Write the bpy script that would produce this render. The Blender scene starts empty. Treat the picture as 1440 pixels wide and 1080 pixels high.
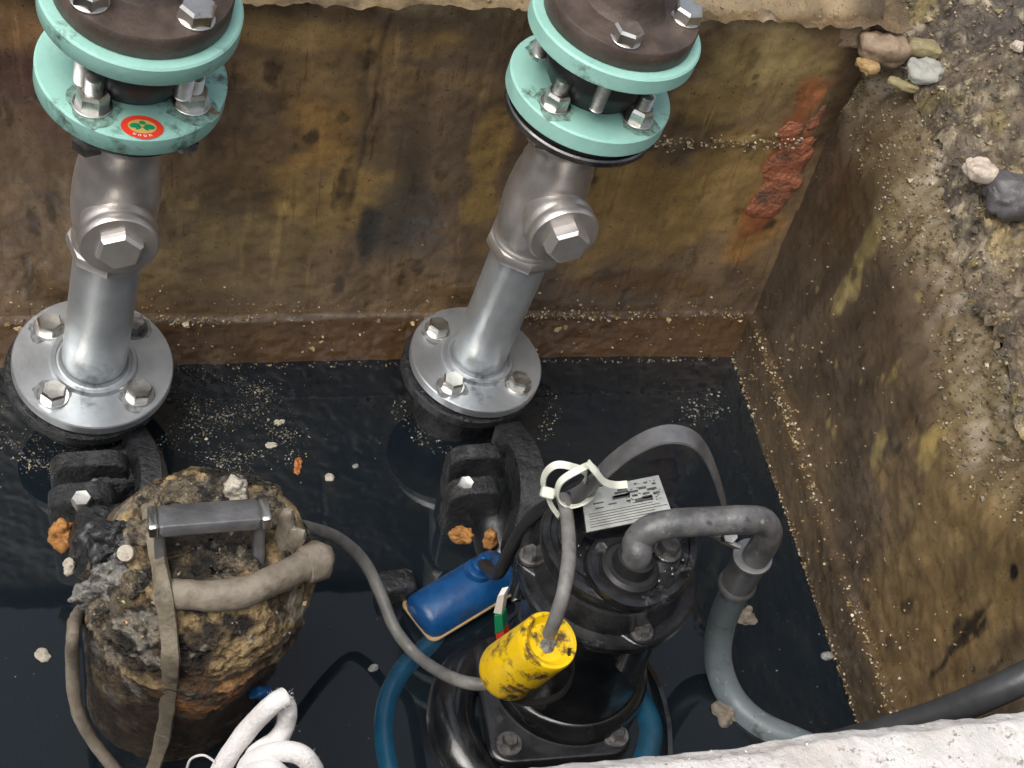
import bpy, math, random
import numpy as np
from mathutils import Matrix, Vector
random.seed(7)
rng = np.random.default_rng(11)
scene = bpy.context.scene
col = scene.collection
rad = math.radians

# ------------------------------------------------------------------ camera, sky, sun, exposure
CAM_H, PITCH, ROLL, FOC = 1.63, rad(48), rad(14), 2000.0     # water surface is z = 0
cF = np.array([0, math.cos(PITCH), -math.sin(PITCH)])
cU0 = np.array([0, math.sin(PITCH), math.cos(PITCH)])
cR0 = np.array([1.0, 0, 0])
cI = math.cos(ROLL)*cR0 + math.sin(ROLL)*cU0
cJ = -math.sin(ROLL)*cR0 + math.cos(ROLL)*cU0
cam_d = bpy.data.cameras.new("camera")
cam = bpy.data.objects.new("camera", cam_d)
col.objects.link(cam)
cam.matrix_world = Matrix(((cI[0], cJ[0], -cF[0], 0), (cI[1], cJ[1], -cF[1], 0), (cI[2], cJ[2], -cF[2], CAM_H), (0, 0, 0, 1)))
cam_d.sensor_width = 36
cam_d.lens = 36*FOC/1440
cam_d.clip_start, cam_d.clip_end = 0.01, 200
scene.camera = cam

world = bpy.data.worlds.new("World")
scene.world = world
world.use_nodes = True
wn = world.node_tree.nodes
wl = world.node_tree.links
sky = wn.new("ShaderNodeTexSky")
sky.sky_type = 'NISHITA'
sky.sun_disc = False
SUN_EL, SUN_AZ = rad(64), rad(212)        # azimuth measured from +Y towards +X
sky.sun_elevation, sky.sun_rotation = SUN_EL, SUN_AZ
sky.dust_density = 6.0
sky.air_density = 1.0
hs = wn.new("ShaderNodeHueSaturation")
hs.inputs['Saturation'].default_value = 0.42
bg = wn["Background"]
wl.new(sky.outputs[0], hs.inputs['Color'])
wl.new(hs.outputs[0], bg.inputs[0])
bg.inputs[1].default_value = 0.13
sun_d = bpy.data.lights.new("sun", 'SUN')
sun_d.energy, sun_d.angle, sun_d.color = 1.2, rad(50), (1, .96, .9)
sun = bpy.data.objects.new("sun", sun_d)
col.objects.link(sun)
sdir = Vector((math.cos(SUN_EL)*math.sin(SUN_AZ), math.cos(SUN_EL)*math.cos(SUN_AZ), math.sin(SUN_EL)))
sun.rotation_euler = sdir.to_track_quat('Z', 'Y').to_euler()
sun.location = (1, -1, 5)
scene.view_settings.view_transform = 'Standard'
scene.view_settings.look = 'None'
scene.view_settings.gamma = 1
scene.view_settings.use_curve_mapping = False
scene.view_settings.exposure = 0.5
scene.render.engine = 'CYCLES'
scene.cycles.max_bounces = 8
scene.cycles.transparent_max_bounces = 12

# ------------------------------------------------------------------ measuring helpers
def ray(x, y):
    return cF*FOC + cI*(x-720) + cJ*(540-y)
def at(x, y, z):
    d = ray(x, y)
    return np.array([0, 0, CAM_H]) + d*((z-CAM_H)/d[2])
def atY(x, y, Y):
    d = ray(x, y)
    return np.array([0, 0, CAM_H]) + d*(Y/d[1])
def on_plane(x, y, p0, n):
    d = ray(x, y)
    o = np.array([0, 0, CAM_H])
    return o + d*(((p0-o) @ n)/(d @ n))

# ------------------------------------------------------------------ noise
def _h(ix, iy, iz, s):
    n = (ix.astype(np.int64)*374761393 + iy.astype(np.int64)*668265263 + iz.astype(np.int64)*2147483647 + s*974711) & 0xffffffff
    n = ((n ^ (n >> 13))*1274126177) & 0xffffffff
    n = ((n ^ (n >> 16))*2246822519) & 0xffffffff
    return ((n ^ (n >> 15)) & 0xffffff)/float(0xffffff)
def vnoise(p, s=0):
    p = np.asarray(p, float)
    i = np.floor(p)
    f = p-i
    f = f*f*f*(f*(f*6-15)+10)
    i = i.astype(np.int64)
    r = 0
    for dx in (0, 1):
        for dy in (0, 1):
            for dz in (0, 1):
                w = (f[:, 0] if dx else 1-f[:, 0])*(f[:, 1] if dy else 1-f[:, 1])*(f[:, 2] if dz else 1-f[:, 2])
                r = r + w*_h(i[:, 0]+dx, i[:, 1]+dy, i[:, 2]+dz, s)
    return r*2-1
def fbm(p, o=4, s=0, g=.5):
    p = np.asarray(p, float)
    a, t, r = 1.0, 0.0, 0
    for k in range(o):
        r = r + a*vnoise(p*(2.03**k)+17.3*k, s+k)
        t += a
        a *= g
    return r/t*1.6
def cells(p, s=0):
    """distance to nearest and second nearest feature point, and a random value for the nearest cell"""
    p = np.asarray(p, float)
    i = np.floor(p).astype(np.int64)
    f1 = np.full(len(p), 9.0)
    f2 = np.full(len(p), 9.0)
    idv = np.zeros(len(p))
    for dx in (-1, 0, 1):
        for dy in (-1, 0, 1):
            for dz in (-1, 0, 1):
                a, b, c = i[:, 0]+dx, i[:, 1]+dy, i[:, 2]+dz
                q = np.stack([a+_h(a, b, c, s+1), b+_h(a, b, c, s+2), c+_h(a, b, c, s+3)], 1)
                d = np.linalg.norm(q-p, axis=1)
                m = d < f1
                f2 = np.where(m, f1, np.minimum(f2, d))
                idv = np.where(m, _h(a, b, c, s+4), idv)
                f1 = np.where(m, d, f1)
    return f1, f2, idv
def sstep(a, b, x):
    t = np.clip((x-a)/(b-a), 0, 1)
    return t*t*(3-2*t)
def lin(r, g, b):
    f = lambda c: c/12.92 if c <= .04045 else ((c+.055)/1.055)**2.4
    return np.array([f(r/255), f(g/255), f(b/255)])

# ------------------------------------------------------------------ materials
def mat(name, c1, c2=None, scale=20, rough=(.4, .6), metal=0.0, bump=.2, bscale=60, attr=False, coat=0, spec=.5, wet=False, c3=None, bdist=.003, detail=6, sheen=0, spot=(.52, .66), specks=()):
    m = bpy.data.materials.new(name)
    m.use_nodes = True
    n, l = m.node_tree.nodes, m.node_tree.links
    b = n["Principled BSDF"]
    tc = n.new("ShaderNodeTexCoord")
    ns = n.new("ShaderNodeTexNoise")
    ns.inputs['Scale'].default_value = scale
    ns.inputs['Detail'].default_value = detail
    ns.inputs['Roughness'].default_value = .6
    l.new(tc.outputs['Object'], ns.inputs['Vector'])
    cr = n.new("ShaderNodeMapRange")
    cr.inputs['From Min'].default_value, cr.inputs['From Max'].default_value = .35, .65
    l.new(ns.outputs[0], cr.inputs['Value'])
    mx = n.new("ShaderNodeMix")
    mx.data_type = 'RGBA'
    l.new(cr.outputs[0], mx.inputs[0])
    c1 = tuple(c1)+(1,)
    c2 = tuple(c2)+(1,) if c2 is not None else c1
    mx.inputs[6].default_value, mx.inputs[7].default_value = c1, c2
    out = mx.outputs[2]
    if c3 is not None:
        n3 = n.new("ShaderNodeTexNoise")
        n3.inputs['Scale'].default_value = scale*.37
        n3.inputs['Detail'].default_value = 8
        n3.inputs['Roughness'].default_value = .7
        l.new(tc.outputs['Object'], n3.inputs['Vector'])
        r3 = n.new("ShaderNodeMapRange")
        r3.inputs['From Min'].default_value, r3.inputs['From Max'].default_value = spot
        l.new(n3.outputs[0], r3.inputs['Value'])
        m3 = n.new("ShaderNodeMix")
        m3.data_type = 'RGBA'
        l.new(r3.outputs[0], m3.inputs[0])
        l.new(out, m3.inputs[6])
        m3.inputs[7].default_value = tuple(c3)+(1,)
        out = m3.outputs[2]
    for (sc_, sx, sy, sz_, lo_, hi_, c_) in specks:
        mp = n.new("ShaderNodeMapping")
        mp.inputs['Scale'].default_value = (sx, sy, sz_)
        l.new(tc.outputs['Object'], mp.inputs['Vector'])
        nn = n.new("ShaderNodeTexNoise")
        nn.inputs['Scale'].default_value = sc_
        nn.inputs['Detail'].default_value = 5
        nn.inputs['Roughness'].default_value = .65
        l.new(mp.outputs[0], nn.inputs['Vector'])
        r4 = n.new("ShaderNodeMapRange")
        r4.inputs['From Min'].default_value, r4.inputs['From Max'].default_value = lo_, hi_
        l.new(nn.outputs[0], r4.inputs['Value'])
        m4 = n.new("ShaderNodeMix")
        m4.data_type = 'RGBA'
        l.new(r4.outputs[0], m4.inputs[0])
        l.new(out, m4.inputs[6])
        m4.inputs[7].default_value = tuple(c_)+(1,)
        out = m4.outputs[2]
    if attr:
        at_ = n.new("ShaderNodeAttribute")
        at_.attribute_name = "Col"
        mm = n.new("ShaderNodeMix")
        mm.data_type = 'RGBA'
        mm.blend_type = 'MULTIPLY'
        mm.inputs[0].default_value = 1
        l.new(at_.outputs['Color'], mm.inputs[6])
        l.new(out, mm.inputs[7])
        out = mm.outputs[2]
    l.new(out, b.inputs['Base Color'])
    b.inputs['Metallic'].default_value = metal
    b.inputs['Specular IOR Level'].default_value = spec
    b.inputs['Coat Weight'].default_value = coat
    b.inputs['Coat Roughness'].default_value = .08
    b.inputs['Sheen Weight'].default_value = sheen
    n2 = n.new("ShaderNodeTexNoise")
    n2.inputs['Scale'].default_value = scale*.6+3
    n2.inputs['Detail'].default_value = 5
    l.new(tc.outputs['Object'], n2.inputs['Vector'])
    rr = n.new("ShaderNodeMapRange")
    rr.inputs['From Min'].default_value, rr.inputs['From Max'].default_value = .35, .65
    rr.inputs['To Min'].default_value, rr.inputs['To Max'].default_value = rough
    l.new(n2.outputs[0], rr.inputs['Value'])
    ro = rr.outputs[0]
    if wet:
        wa = n.new("ShaderNodeAttribute")
        wa.attribute_name = "Wet"
        mw = n.new("ShaderNodeMix")
        mw.data_type = 'FLOAT'
        l.new(wa.outputs['Fac'], mw.inputs[0])
        l.new(ro, mw.inputs[2])
        mw.inputs[3].default_value = .16
        ro = mw.outputs[0]
    l.new(ro, b.inputs['Roughness'])
    if bump:
        nb = n.new("ShaderNodeTexNoise")
        nb.inputs['Scale'].default_value = bscale
        nb.inputs['Detail'].default_value = 7
        nb.inputs['Roughness'].default_value = .62
        l.new(tc.outputs['Object'], nb.inputs['Vector'])
        bp = n.new("ShaderNodeBump")
        bp.inputs['Strength'].default_value = bump
        bp.inputs['Distance'].default_value = bdist
        l.new(nb.outputs[0], bp.inputs['Height'])
        l.new(bp.outputs[0], b.inputs['Normal'])
    return m

M = {}
M['galv'] = mat('galvanised_steel', (.46, .49, .50), (.60, .63, .64), 16, (.30, .5), .75, .2, 70, c3=(.15, .19, .19), spot=(.54, .68))
M['galv_flange'] = mat('zinc_flange', (.46, .49, .51), (.60, .63, .66), 22, (.3, .48), .8, .10, 120, c3=(.10, .11, .12), spot=(.57, .68))
M['cast'] = mat('cast_stainless', (.50, .47, .44), (.60, .57, .54), 30, (.30, .42), .8, .3, 260, bdist=.001)
M['hexcast'] = mat('machined_cap', (.58, .56, .54), (.68, .66, .64), 30, (.26, .38), .8, .15, 200, bdist=.001)
M['zinc'] = mat('zinc_bolt', (.58, .57, .53), (.74, .73, .70), 60, (.25, .42), 1, .2, 160, c3=(.25, .23, .2), spot=(.55, .7), bdist=.001)
M['dirtybolt'] = mat('dull_bolt', (.10, .10, .10), (.26, .25, .24), 80, (.22, .5), .8, .4, 160)
M['mint'] = mat('mint_paint', (.27, .52, .445), (.32, .58, .50), 34, (.36, .6), 0, .2, 90, c3=(.085, .13, .10), spot=(.575, .66))
M['steel_dark'] = mat('dark_steel', (.10, .10, .10), (.22, .21, .2), 30, (.2, .4), .9, .2, 90)
M['sleeve'] = mat('dull_steel_sleeve', (.16, .16, .165), (.26, .26, .265), 30, (.28, .4), .6, .2, 90)
M['grime'] = mat('dark_grime', (.10, .105, .105), (.30, .31, .32), 130, (.4, .6), .4, .3, 120)
M['grime_mint'] = mat('grime_on_paint', (.07, .10, .08), (.24, .43, .36), 120, (.4, .6), 0, .3, 120, c3=(.14, .08, .04), spot=(.56, .64))
M['brown_iron'] = mat('corroded_brown_iron', (.052, .036, .029), (.10, .074, .060), 26, (.42, .62), .15, .5, 80, c3=(.19, .12, .07), spot=(.60, .74))
M['rust'] = mat('rusty_pipe', (.16, .065, .03), (.22, .13, .08), 24, (.5, .7), .1, .7, 60, c3=(.06, .035, .025))
M['rubber'] = mat('black_rubber', (.010, .010, .011), (.02, .02, .021), 30, (.35, .5), 0, .15, 90)
M['black'] = mat('wet_black_paint', (.006, .007, .008), (.016, .017, .019), 30, (.12, .30), 0, .25, 55, coat=.6, c3=(.05, .052, .054), spot=(.62, .74))
M['muddyblack'] = mat('mud_filmed_black', (.018, .015, .012), (.045, .037, .028), 24, (.15, .45), 0, .7, 90, coat=.5, c3=(.12, .10, .07), spot=(.60, .72), bdist=.004)
M['deepblack'] = mat('oily_black', (.004, .0042, .005), (.009, .0095, .011), 30, (.08, .3), 0, .3, 60, coat=.3)
M['cover'] = mat('wet_grey_black_casting', (.008, .0083, .009), (.026, .027, .029), 46, (.06, .2), .2, .35, 90, coat=.25, c3=(.13, .13, .13), spot=(.60, .70))
M['blackrough'] = mat('wet_black_crust', (.007, .008, .009), (.025, .027, .030), 55, (.12, .5), 0, 1.0, 130, coat=.35, c3=(.06, .06, .06), spot=(.60, .72), bdist=.005)
M['handle'] = mat('worn_black_metal', (.10, .10, .103), (.19, .19, .195), 24, (.28, .42), .4, .3, 140, coat=.2, c3=(.22, .22, .22), spot=(.6, .75))
M['cable'] = mat('grey_rubber_cable', (.06, .061, .063), (.15, .15, .15), 34, (.28, .5), 0, .4, 130, c3=(.27, .265, .25), spot=(.54, .68), specks=((100, 1, 1, 1, .63, .67, (.26, .23, .19)), (50, 1, 1, 1, .60, .68, (.035, .034, .032))))
M['thincable'] = mat('grey_thin_cable', (.13, .13, .125), (.21, .205, .195), 40, (.35, .55), 0, .2, 160, c3=(.09, .08, .065), spot=(.55, .7))
M['bluecable'] = mat('slate_cable', (.12, .155, .175), (.16, .195, .21), 20, (.35, .5), 0, .2, 120, c3=(.09, .11, .12), spot=(.55, .7), specks=((110, 1, 1, 1, .63, .67, (.30, .29, .26)), (60, 1, 1, 1, .60, .68, (.07, .075, .07))))
M['mudcable'] = mat('mud_coated_cable', (.16, .135, .10), (.26, .225, .18), 40, (.4, .65), 0, .6, 110, c3=(.07, .055, .04), spot=(.54, .68))
M['mudstrap'] = mat('mud_coated_cord', (.13, .11, .075), (.21, .18, .13), 60, (.4, .65), 0, .7, 140, c3=(.05, .04, .03), spot=(.54, .66))
M['blue'] = mat('blue_plastic', (.005, .05, .165), (.007, .075, .215), 40, (.22, .4), 0, .2, 90, c3=(.02, .035, .06), spot=(.54, .68))
M['seam'] = mat('tan_seam', (.40, .27, .12), (.3, .2, .09), 60, (.5, .6), 0, .2, 90)
M['yellow'] = mat('yellow_plastic', (.86, .58, .005), (.80, .50, .004), 75, (.34, .5), 0, .15, 90, c3=(.10, .055, .02), spot=(.50, .585))
M['tie'] = mat('white_nylon', (.60, .62, .52), (.72, .73, .64), 40, (.35, .5), 0, .1, 90, c3=(.3, .3, .24), spot=(.58, .75))
M['plate'] = mat('nameplate_metal', (.44, .45, .42), (.62, .63, .59), 40, (.3, .45), .35, .2, 90, c3=(.24, .24, .22), spot=(.5, .66))
M['print'] = mat('nameplate_print', (.05, .052, .05), (.12, .12, .11), 90, (.4, .5), 0, 0)
M['rope'] = mat('white_rope', (.84, .82, .81), (.88, .86, .85), 60, (.8, .95), 0, .9, 160, sheen=.3, c3=(.5, .47, .44), spot=(.6, .75))
M['red'] = mat('sticker_red', (.72, .05, .025), None, 30, (.35, .45), 0, 0)
M['green'] = mat('sticker_green', (.01, .24, .10), None, 30, (.35, .45), 0, 0)
M['gold'] = mat('sticker_gold', (.62, .32, .08), (.55, .42, .12), 200, (.35, .45), 0, 0)
M['white'] = mat('sticker_white', (.75, .72, .68), None, 30, (.4, .5), 0, 0)
M['navy'] = mat('dark_blue_paint', (.008, .05, .10), (.012, .09, .16), 12, (.2, .4), 0, .2, 60, c3=(.02, .03, .035), spot=(.5, .65))
M['wall'] = mat('wet_stained_concrete', (.86, .84, .80), (1.18, 1.18, 1.16), 16, (.23, .44), 0, .26, 110, attr=True, wet=True, c3=(.74, .71, .68), spot=(.55, .75), spec=.5, specks=((150, 1, 1, 1, .62, .68, (.42, .38, .33)), (210, 1, 1, 1, .665, .71, (1.9, 1.8, 1.6)), (70, 1, 1, .12, .58, .68, (.76, .72, .66)), (48, 1, 1, .10, .60, .68, (1.35, 1.32, 1.2)), (110, 1, 1, .05, .65, .68, (.66, .60, .54)), (330, 1, 1, 1, .60, .64, (.5, .46, .42))))
M['ground'] = mat('broken_wet_soil', (.72, .70, .68), (1.25, 1.22, 1.18), 38, (.35, .7), 0, .9, 120, attr=True, c3=(.5, .46, .42), spot=(.55, .7), bdist=.006)
M['rim'] = mat('pale_concrete', (.50, .48, .46), (.66, .64, .62), 20, (.6, .8), 0, .8, 70, c3=(.36, .30, .26), spot=(.54, .70), bdist=.006, specks=((150, 1, 1, 1, .59, .66, (.22, .19, .16)), (40, 1, 1, 1, .55, .68, (.42, .38, .34)), (15, 1, 1, 1, .55, .66, (.50, .46, .43))))
M['chunk'] = mat('wet_chunks', (.8, .78, .75), (1.2, 1.2, 1.2), 140, (.15, .4), 0, .5, 260, attr=True, coat=.5)
M['sludge'] = mat('caked_sludge', (.70, .68, .64), (1.3, 1.28, 1.22), 70, (.22, .55), 0, 1.0, 200, attr=True, wet=True, bdist=.007, specks=((170, 1, 1, 1, .58, .64, (.35, .33, .30)), (300, 1, 1, 1, .62, .67, (1.75, 1.65, 1.5)), (60, 1, 1, 1, .58, .64, (.55, .50, .46))))
M['brickred'] = mat('raw_red_brick', (.34, .11, .048), (.45, .165, .085), 60, (.5, .75), 0, 1.0, 150, c3=(.16, .085, .05), spot=(.50, .62), bdist=.008)
M['floor'] = mat('pit_mud', (.012, .012, .012), (.03, .027, .022), 14, (.5, .7), 0, .4, 40)
M['scum'] = mat('grey_scum', (.16, .165, .16), (.34, .34, .32), 160, (.3, .6), 0, .8, 200, c3=(.06, .06, .06))
M['leaf'] = mat('orange_leaf', (.42, .15, .04), (.3, .11, .03), 120, (.35, .5), 0, .3, 120)

# ------------------------------------------------------------------ mesh helpers
class MB:
    def __init__(s):
        s.v, s.f, s.c = [], [], []
    def add(s, verts, faces, color=None):
        o = len(s.v)
        s.v.extend([tuple(map(float, p)) for p in verts])
        s.f.extend([tuple(i+o for i in q) for q in faces])
        if color is not None:
            s.c.extend([tuple(color)]*len(verts))
        return s
    def build(s, name, m, parent=None, loc=None, smooth=True, angle=38):
        org = np.array(ROOT[parent.name]) if parent is not None else np.array(loc if loc is not None else (0, 0, 0), float)
        me = bpy.data.meshes.new(name)
        me.from_pydata([(p[0]-org[0], p[1]-org[1], p[2]-org[2]) for p in s.v], [], s.f)
        me.update()
        if s.c:
            a = me.attributes.new("Col", 'FLOAT_COLOR', 'POINT')
            a.data.foreach_set('color', np.c_[np.array(s.c), np.ones(len(s.c))].astype(np.float32).ravel())
        if smooth:
            me.shade_smooth()
            me.set_sharp_from_angle(angle=rad(angle))
        me.materials.append(M[m] if isinstance(m, str) else m)
        o = bpy.data.objects.new(name, me)
        col.objects.link(o)
        if parent is not None:
            o.parent = parent
        else:
            o.location = tuple(org)
        ROOT[o.name] = tuple(org)
        return o
ROOT = {}
def tag(o, label, cat, group=None):
    o['label'] = label
    o['category'] = cat
    if group:
        o['group'] = group
    return o
def thing(name, loc, label, cat, group=None):
    o = bpy.data.objects.new(name, None)
    o.empty_display_size = .05
    col.objects.link(o)
    o.location = tuple(loc)
    ROOT[o.name] = tuple(loc)
    return tag(o, label, cat, group)
def frame(origin, z, x=(1, 0, 0)):
    z = np.array(z, float)
    z /= np.linalg.norm(z)
    x = np.array(x, float)
    x = x - z*(x @ z)
    x /= np.linalg.norm(x)
    y = np.cross(z, x)
    return np.array(origin, float), np.stack([x, y, z], 1)
def xf(fr, pts, s=1.0):
    return np.asarray(pts, float)*s @ fr[1].T + fr[0]
def lathe(fr, prof, n=64, s=1.0, cap=True, arc=None):
    v, f = [], []
    for (r, h) in prof:
        for k in range(n):
            a = 2*math.pi*k/n
            v.append((r*math.cos(a), r*math.sin(a), h))
    for i in range(len(prof)-1):
        for k in range(n):
            k2 = (k+1) % n
            f.append((i*n+k, i*n+k2, (i+1)*n+k2, (i+1)*n+k))
    if cap:
        f.append(tuple(range(n-1, -1, -1)))
        f.append(tuple((len(prof)-1)*n+k for k in range(n)))
    return xf(fr, v, s), f
def disc(r, h0, h1, ch=.002, ri=None):
    if ri is None:
        return [(r-ch, h0), (r, h0+ch), (r, h1-ch), (r-ch, h1)]
    return [(ri, h0), (r-ch, h0), (r, h0+ch), (r, h1-ch), (r-ch, h1), (ri, h1), (ri, h0)]
def spline(pts, n=12, closed=False):
    P = np.array(pts, float)
    m = len(P)
    out = []
    for i in range(m if closed else m-1):
        if closed:
            a, b, c, d = P[(i-1) % m], P[i], P[(i+1) % m], P[(i+2) % m]
        else:
            a, b, c, d = P[max(i-1, 0)], P[i], P[i+1], P[min(i+2, m-1)]
        for k in range(n):
            t = k/n
            out.append(.5*((2*b)+(-a+c)*t+(2*a-5*b+4*c-d)*t*t+(-a+3*b-3*c+d)*t**3))
    if not closed:
        out.append(P[-1])
    return np.array(out)
def sweep(path, sect, closed=False, side=None, radii=None, up=None):
    """sweep a 2-D section (list of (a,b)) along a path"""
    P = np.array(path, float)
    m = len(P)
    T = np.gradient(P, axis=0)
    if closed:
        T = np.roll(P, -1, 0)-np.roll(P, 1, 0)
    T /= np.linalg.norm(T, axis=1)[:, None]
    if up is None:
        up = np.array([0, 0, 1.0]) if abs(T[0][2]) < .9 else np.array([1.0, 0, 0])
        fixed = False
    else:
        up = np.array(up, float)
        fixed = True
    x = np.cross(T[0], up)
    x /= np.linalg.norm(x)
    v, f = [], []
    k = len(sect)
    for i in range(m):
        if side is not None:
            x = np.array(side, float)-T[i]*(T[i] @ np.array(side, float))
        elif fixed:
            x = np.cross(T[i], up)
        else:
            x = x - T[i]*(x @ T[i])
        x = x/np.linalg.norm(x)
        y = np.cross(x, T[i])
        r = 1.0 if radii is None else radii[i]
        for (a, b) in sect:
            v.append(P[i]+x*a*r+y*b*r)
    for i in range(m if closed else m-1):
        j = (i+1) % m
        for q in range(k):
            q2 = (q+1) % k
            f.append((i*k+q, j*k+q, j*k+q2, i*k+q2))
    if not closed:
        f.append(tuple(range(k)))
        f.append(tuple((m-1)*k+q for q in range(k-1, -1, -1)))
    return v, f
def circ(r, n=14):
    return [(r*math.cos(2*math.pi*i/n), r*math.sin(2*math.pi*i/n)) for i in range(n)]
def tube(pts, r, n=14, seg=12, closed=False, wob=0):
    P = spline(pts, seg, closed)
    rr = None
    if wob:
        rr = 1+wob*fbm(P*45, 3, 5)
    return sweep(P, circ(r, n), closed, radii=rr)
def hexhead(fr, af, h, s=1.0, n=6, base=0.0, dish=True):
    R = af/math.sqrt(3)
    v, f = [], []
    for (r, z) in ((R, base), (R, base+h*.78), (R*.86, base+h), (R*.6, base+h*(.97 if dish else 1.0))):
        for k in range(6):
            a = math.pi/3*k
            v.append((r*math.cos(a), r*math.sin(a), z))
    for i in range(3):
        for k in range(6):
            f.append((i*6+k, i*6+(k+1) % 6, (i+1)*6+(k+1) % 6, (i+1)*6+k))
    f.append(tuple(18+k for k in range(6)))
    f.append(tuple(range(5, -1, -1)))
    return xf(fr, v, s), f
def thread(r, h0, h1, pitch=.0022):
    p = [(r*.55, h0), (r, h0)]
    h = h0
    while h < h1-pitch:
        p += [(r, h+pitch*.25), (r*.84, h+pitch*.65)]
        h += pitch
    return p+[(r, h1-pitch*.5), (r*.75, h1)]
def superell(fr, size, nu=28, nv=16, e=.5, amp=.0, freq=30, seed=0, octv=4, jag=0):
    v, f = [], []
    sg = lambda x, q: np.sign(x)*abs(x)**q
    for i in range(nv+1):
        b = -math.pi/2+math.pi*i/nv
        for k in range(nu):
            a = 2*math.pi*k/nu
            v.append((sg(math.cos(b), e)*sg(math.cos(a), e), sg(math.cos(b), e)*sg(math.sin(a), e), sg(math.sin(b), e)))
    v = np.array(v)
    nrm = v/np.maximum(np.linalg.norm(v, axis=1), 1e-6)[:, None]
    v = v*np.array(size)/2
    if amp:
        key = v+seed*3.7
        d = fbm(key*freq, octv, seed)
        if jag:
            f1, f2, idv = cells(key*freq*1.5, seed)
            d = d+jag*((f2-f1).clip(0, .5)-.25)*2+jag*(idv-.5)
        v = v+nrm*(amp*d)[:, None]
    for i in range(nv):
        for k in range(nu):
            f.append((i*nu+k, i*nu+(k+1) % nu, (i+1)*nu+(k+1) % nu, (i+1)*nu+k))
    return xf(fr, v), f
def rot(a, b=0.0, c=0.0):
    m = Matrix.Rotation(c, 3, 'Z') @ Matrix.Rotation(b, 3, 'Y') @ Matrix.Rotation(a, 3, 'X')
    return np.array(m)
def fr_at(p, a=0, b=0, c=0):
    return np.array(p, float), rot(a, b, c)
ICO = None
def pebble(p, s, squash=.6, tilt=None):
    """a rough 8-vertex pebble: 12 triangles"""
    sx, sy, sz = s*random.uniform(.6, 1.3), s*random.uniform(.6, 1.3), s*squash*random.uniform(.6, 1.2)
    v = []
    for dz in (-1, 1):
        for k in range(4):
            a = math.pi/2*k+random.uniform(-.45, .45)
            r = random.uniform(.55, 1.0)
            v.append((sx*r*math.cos(a), sy*r*math.sin(a), dz*sz*random.uniform(.5, 1)*.6))
    R = rot(random.uniform(-.5, .5), random.uniform(-.5, .5), random.uniform(0, 6.28))
    v = np.array(v) @ R.T
    if tilt is not None:
        v = v @ tilt.T
    f = [(3, 2, 1, 0), (4, 5, 6, 7)]+[(k, (k+1) % 4, (k+1) % 4+4, k+4) for k in range(4)]
    return v+np.array(p), f
def grid_mesh(name, pts, nu, nv, m, colr=None, wet=None, parent=None, flip=False):
    """pts: (nu*nv,3) in row-major v-major order"""
    I = np.arange(nu*nv).reshape(nv, nu)
    q = np.stack([I[:-1, :-1], I[:-1, 1:], I[1:, 1:], I[1:, :-1]], -1).reshape(-1, 4)
    if flip:
        q = q[:, ::-1]
    org = np.array(ROOT[parent.name]) if parent is not None else np.zeros(3)
    me = bpy.data.meshes.new(name)
    me.vertices.add(len(pts))
    me.vertices.foreach_set('co', (pts-org).astype(np.float32).ravel())
    me.loops.add(q.size)
    me.loops.foreach_set('vertex_index', q.ravel().astype(np.int32))
    me.polygons.add(len(q))
    me.polygons.foreach_set('loop_start', np.arange(0, q.size, 4, dtype=np.int32))
    me.polygons.foreach_set('loop_total', np.full(len(q), 4, dtype=np.int32))
    me.update(calc_edges=True)
    me.validate()
    if colr is not None:
        a = me.attributes.new("Col", 'FLOAT_COLOR', 'POINT')
        a.data.foreach_set('color', np.c_[colr, np.ones(len(colr))].astype(np.float32).ravel())
    if wet is not None:
        a = me.attributes.new("Wet", 'FLOAT', 'POINT')
        a.data.foreach_set('value', wet.astype(np.float32))
    me.shade_smooth()
    me.materials.append(M[m])
    o = bpy.data.objects.new(name, me)
    col.objects.link(o)
    if parent is not None:
        o.parent = parent
    ROOT[o.name] = tuple(org)
    return o
def mixc(base, c, w):
    return base*(1-w[:, None])+np.asarray(c)*w[:, None]

# ------------------------------------------------------------------ the pit
A, B, C = at(240, 512, 0), at(1030, 500, 0), at(1210, 1025, 0)
e1 = (B-A)/np.linalg.norm(B-A)                 # along the far wall towards the corner
e2 = (C-B)/np.linalg.norm(C-B)                 # along the side wall towards the viewer
n1 = np.array([e1[1], -e1[0], 0])              # far wall faces the viewer
n2 = np.array([e2[1], -e2[0], 0])
if n2 @ (A-B) < 0:
    n2 = -n2
ZL = .09                                       # grit ledge above the water
WTOP = .648
UP = np.array([0, 0, 1.0])
def wall_uv(x, y, o, e, n):
    p = on_plane(x, y, o, n)
    return (p-o) @ e, p[2]
def blob(u, v, px, o, e, n, rx, ry, seed=0, wob=.55):
    """soft irregular stain on a wall, centred where the photo shows it"""
    cu, cv = wall_uv(px[0], px[1], o, e, n)
    out = np.zeros(len(u))
    m_ = (abs(u-cu) < 2*rx) & (abs(v-cv) < 2*ry)
    if not m_.any():
        return out
    u, v = u[m_], v[m_]
    fq = max(9, .5/min(rx, ry))
    q = np.stack([u*fq, v*fq, np.full(len(u), seed*3.1)], 1)
    d = np.sqrt(((u-cu)/rx)**2+((v-cv)/ry)**2)+wob*fbm(q, 4, seed)
    out[m_] = 1-sstep(.55, 1.1, d)
    return out

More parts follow.
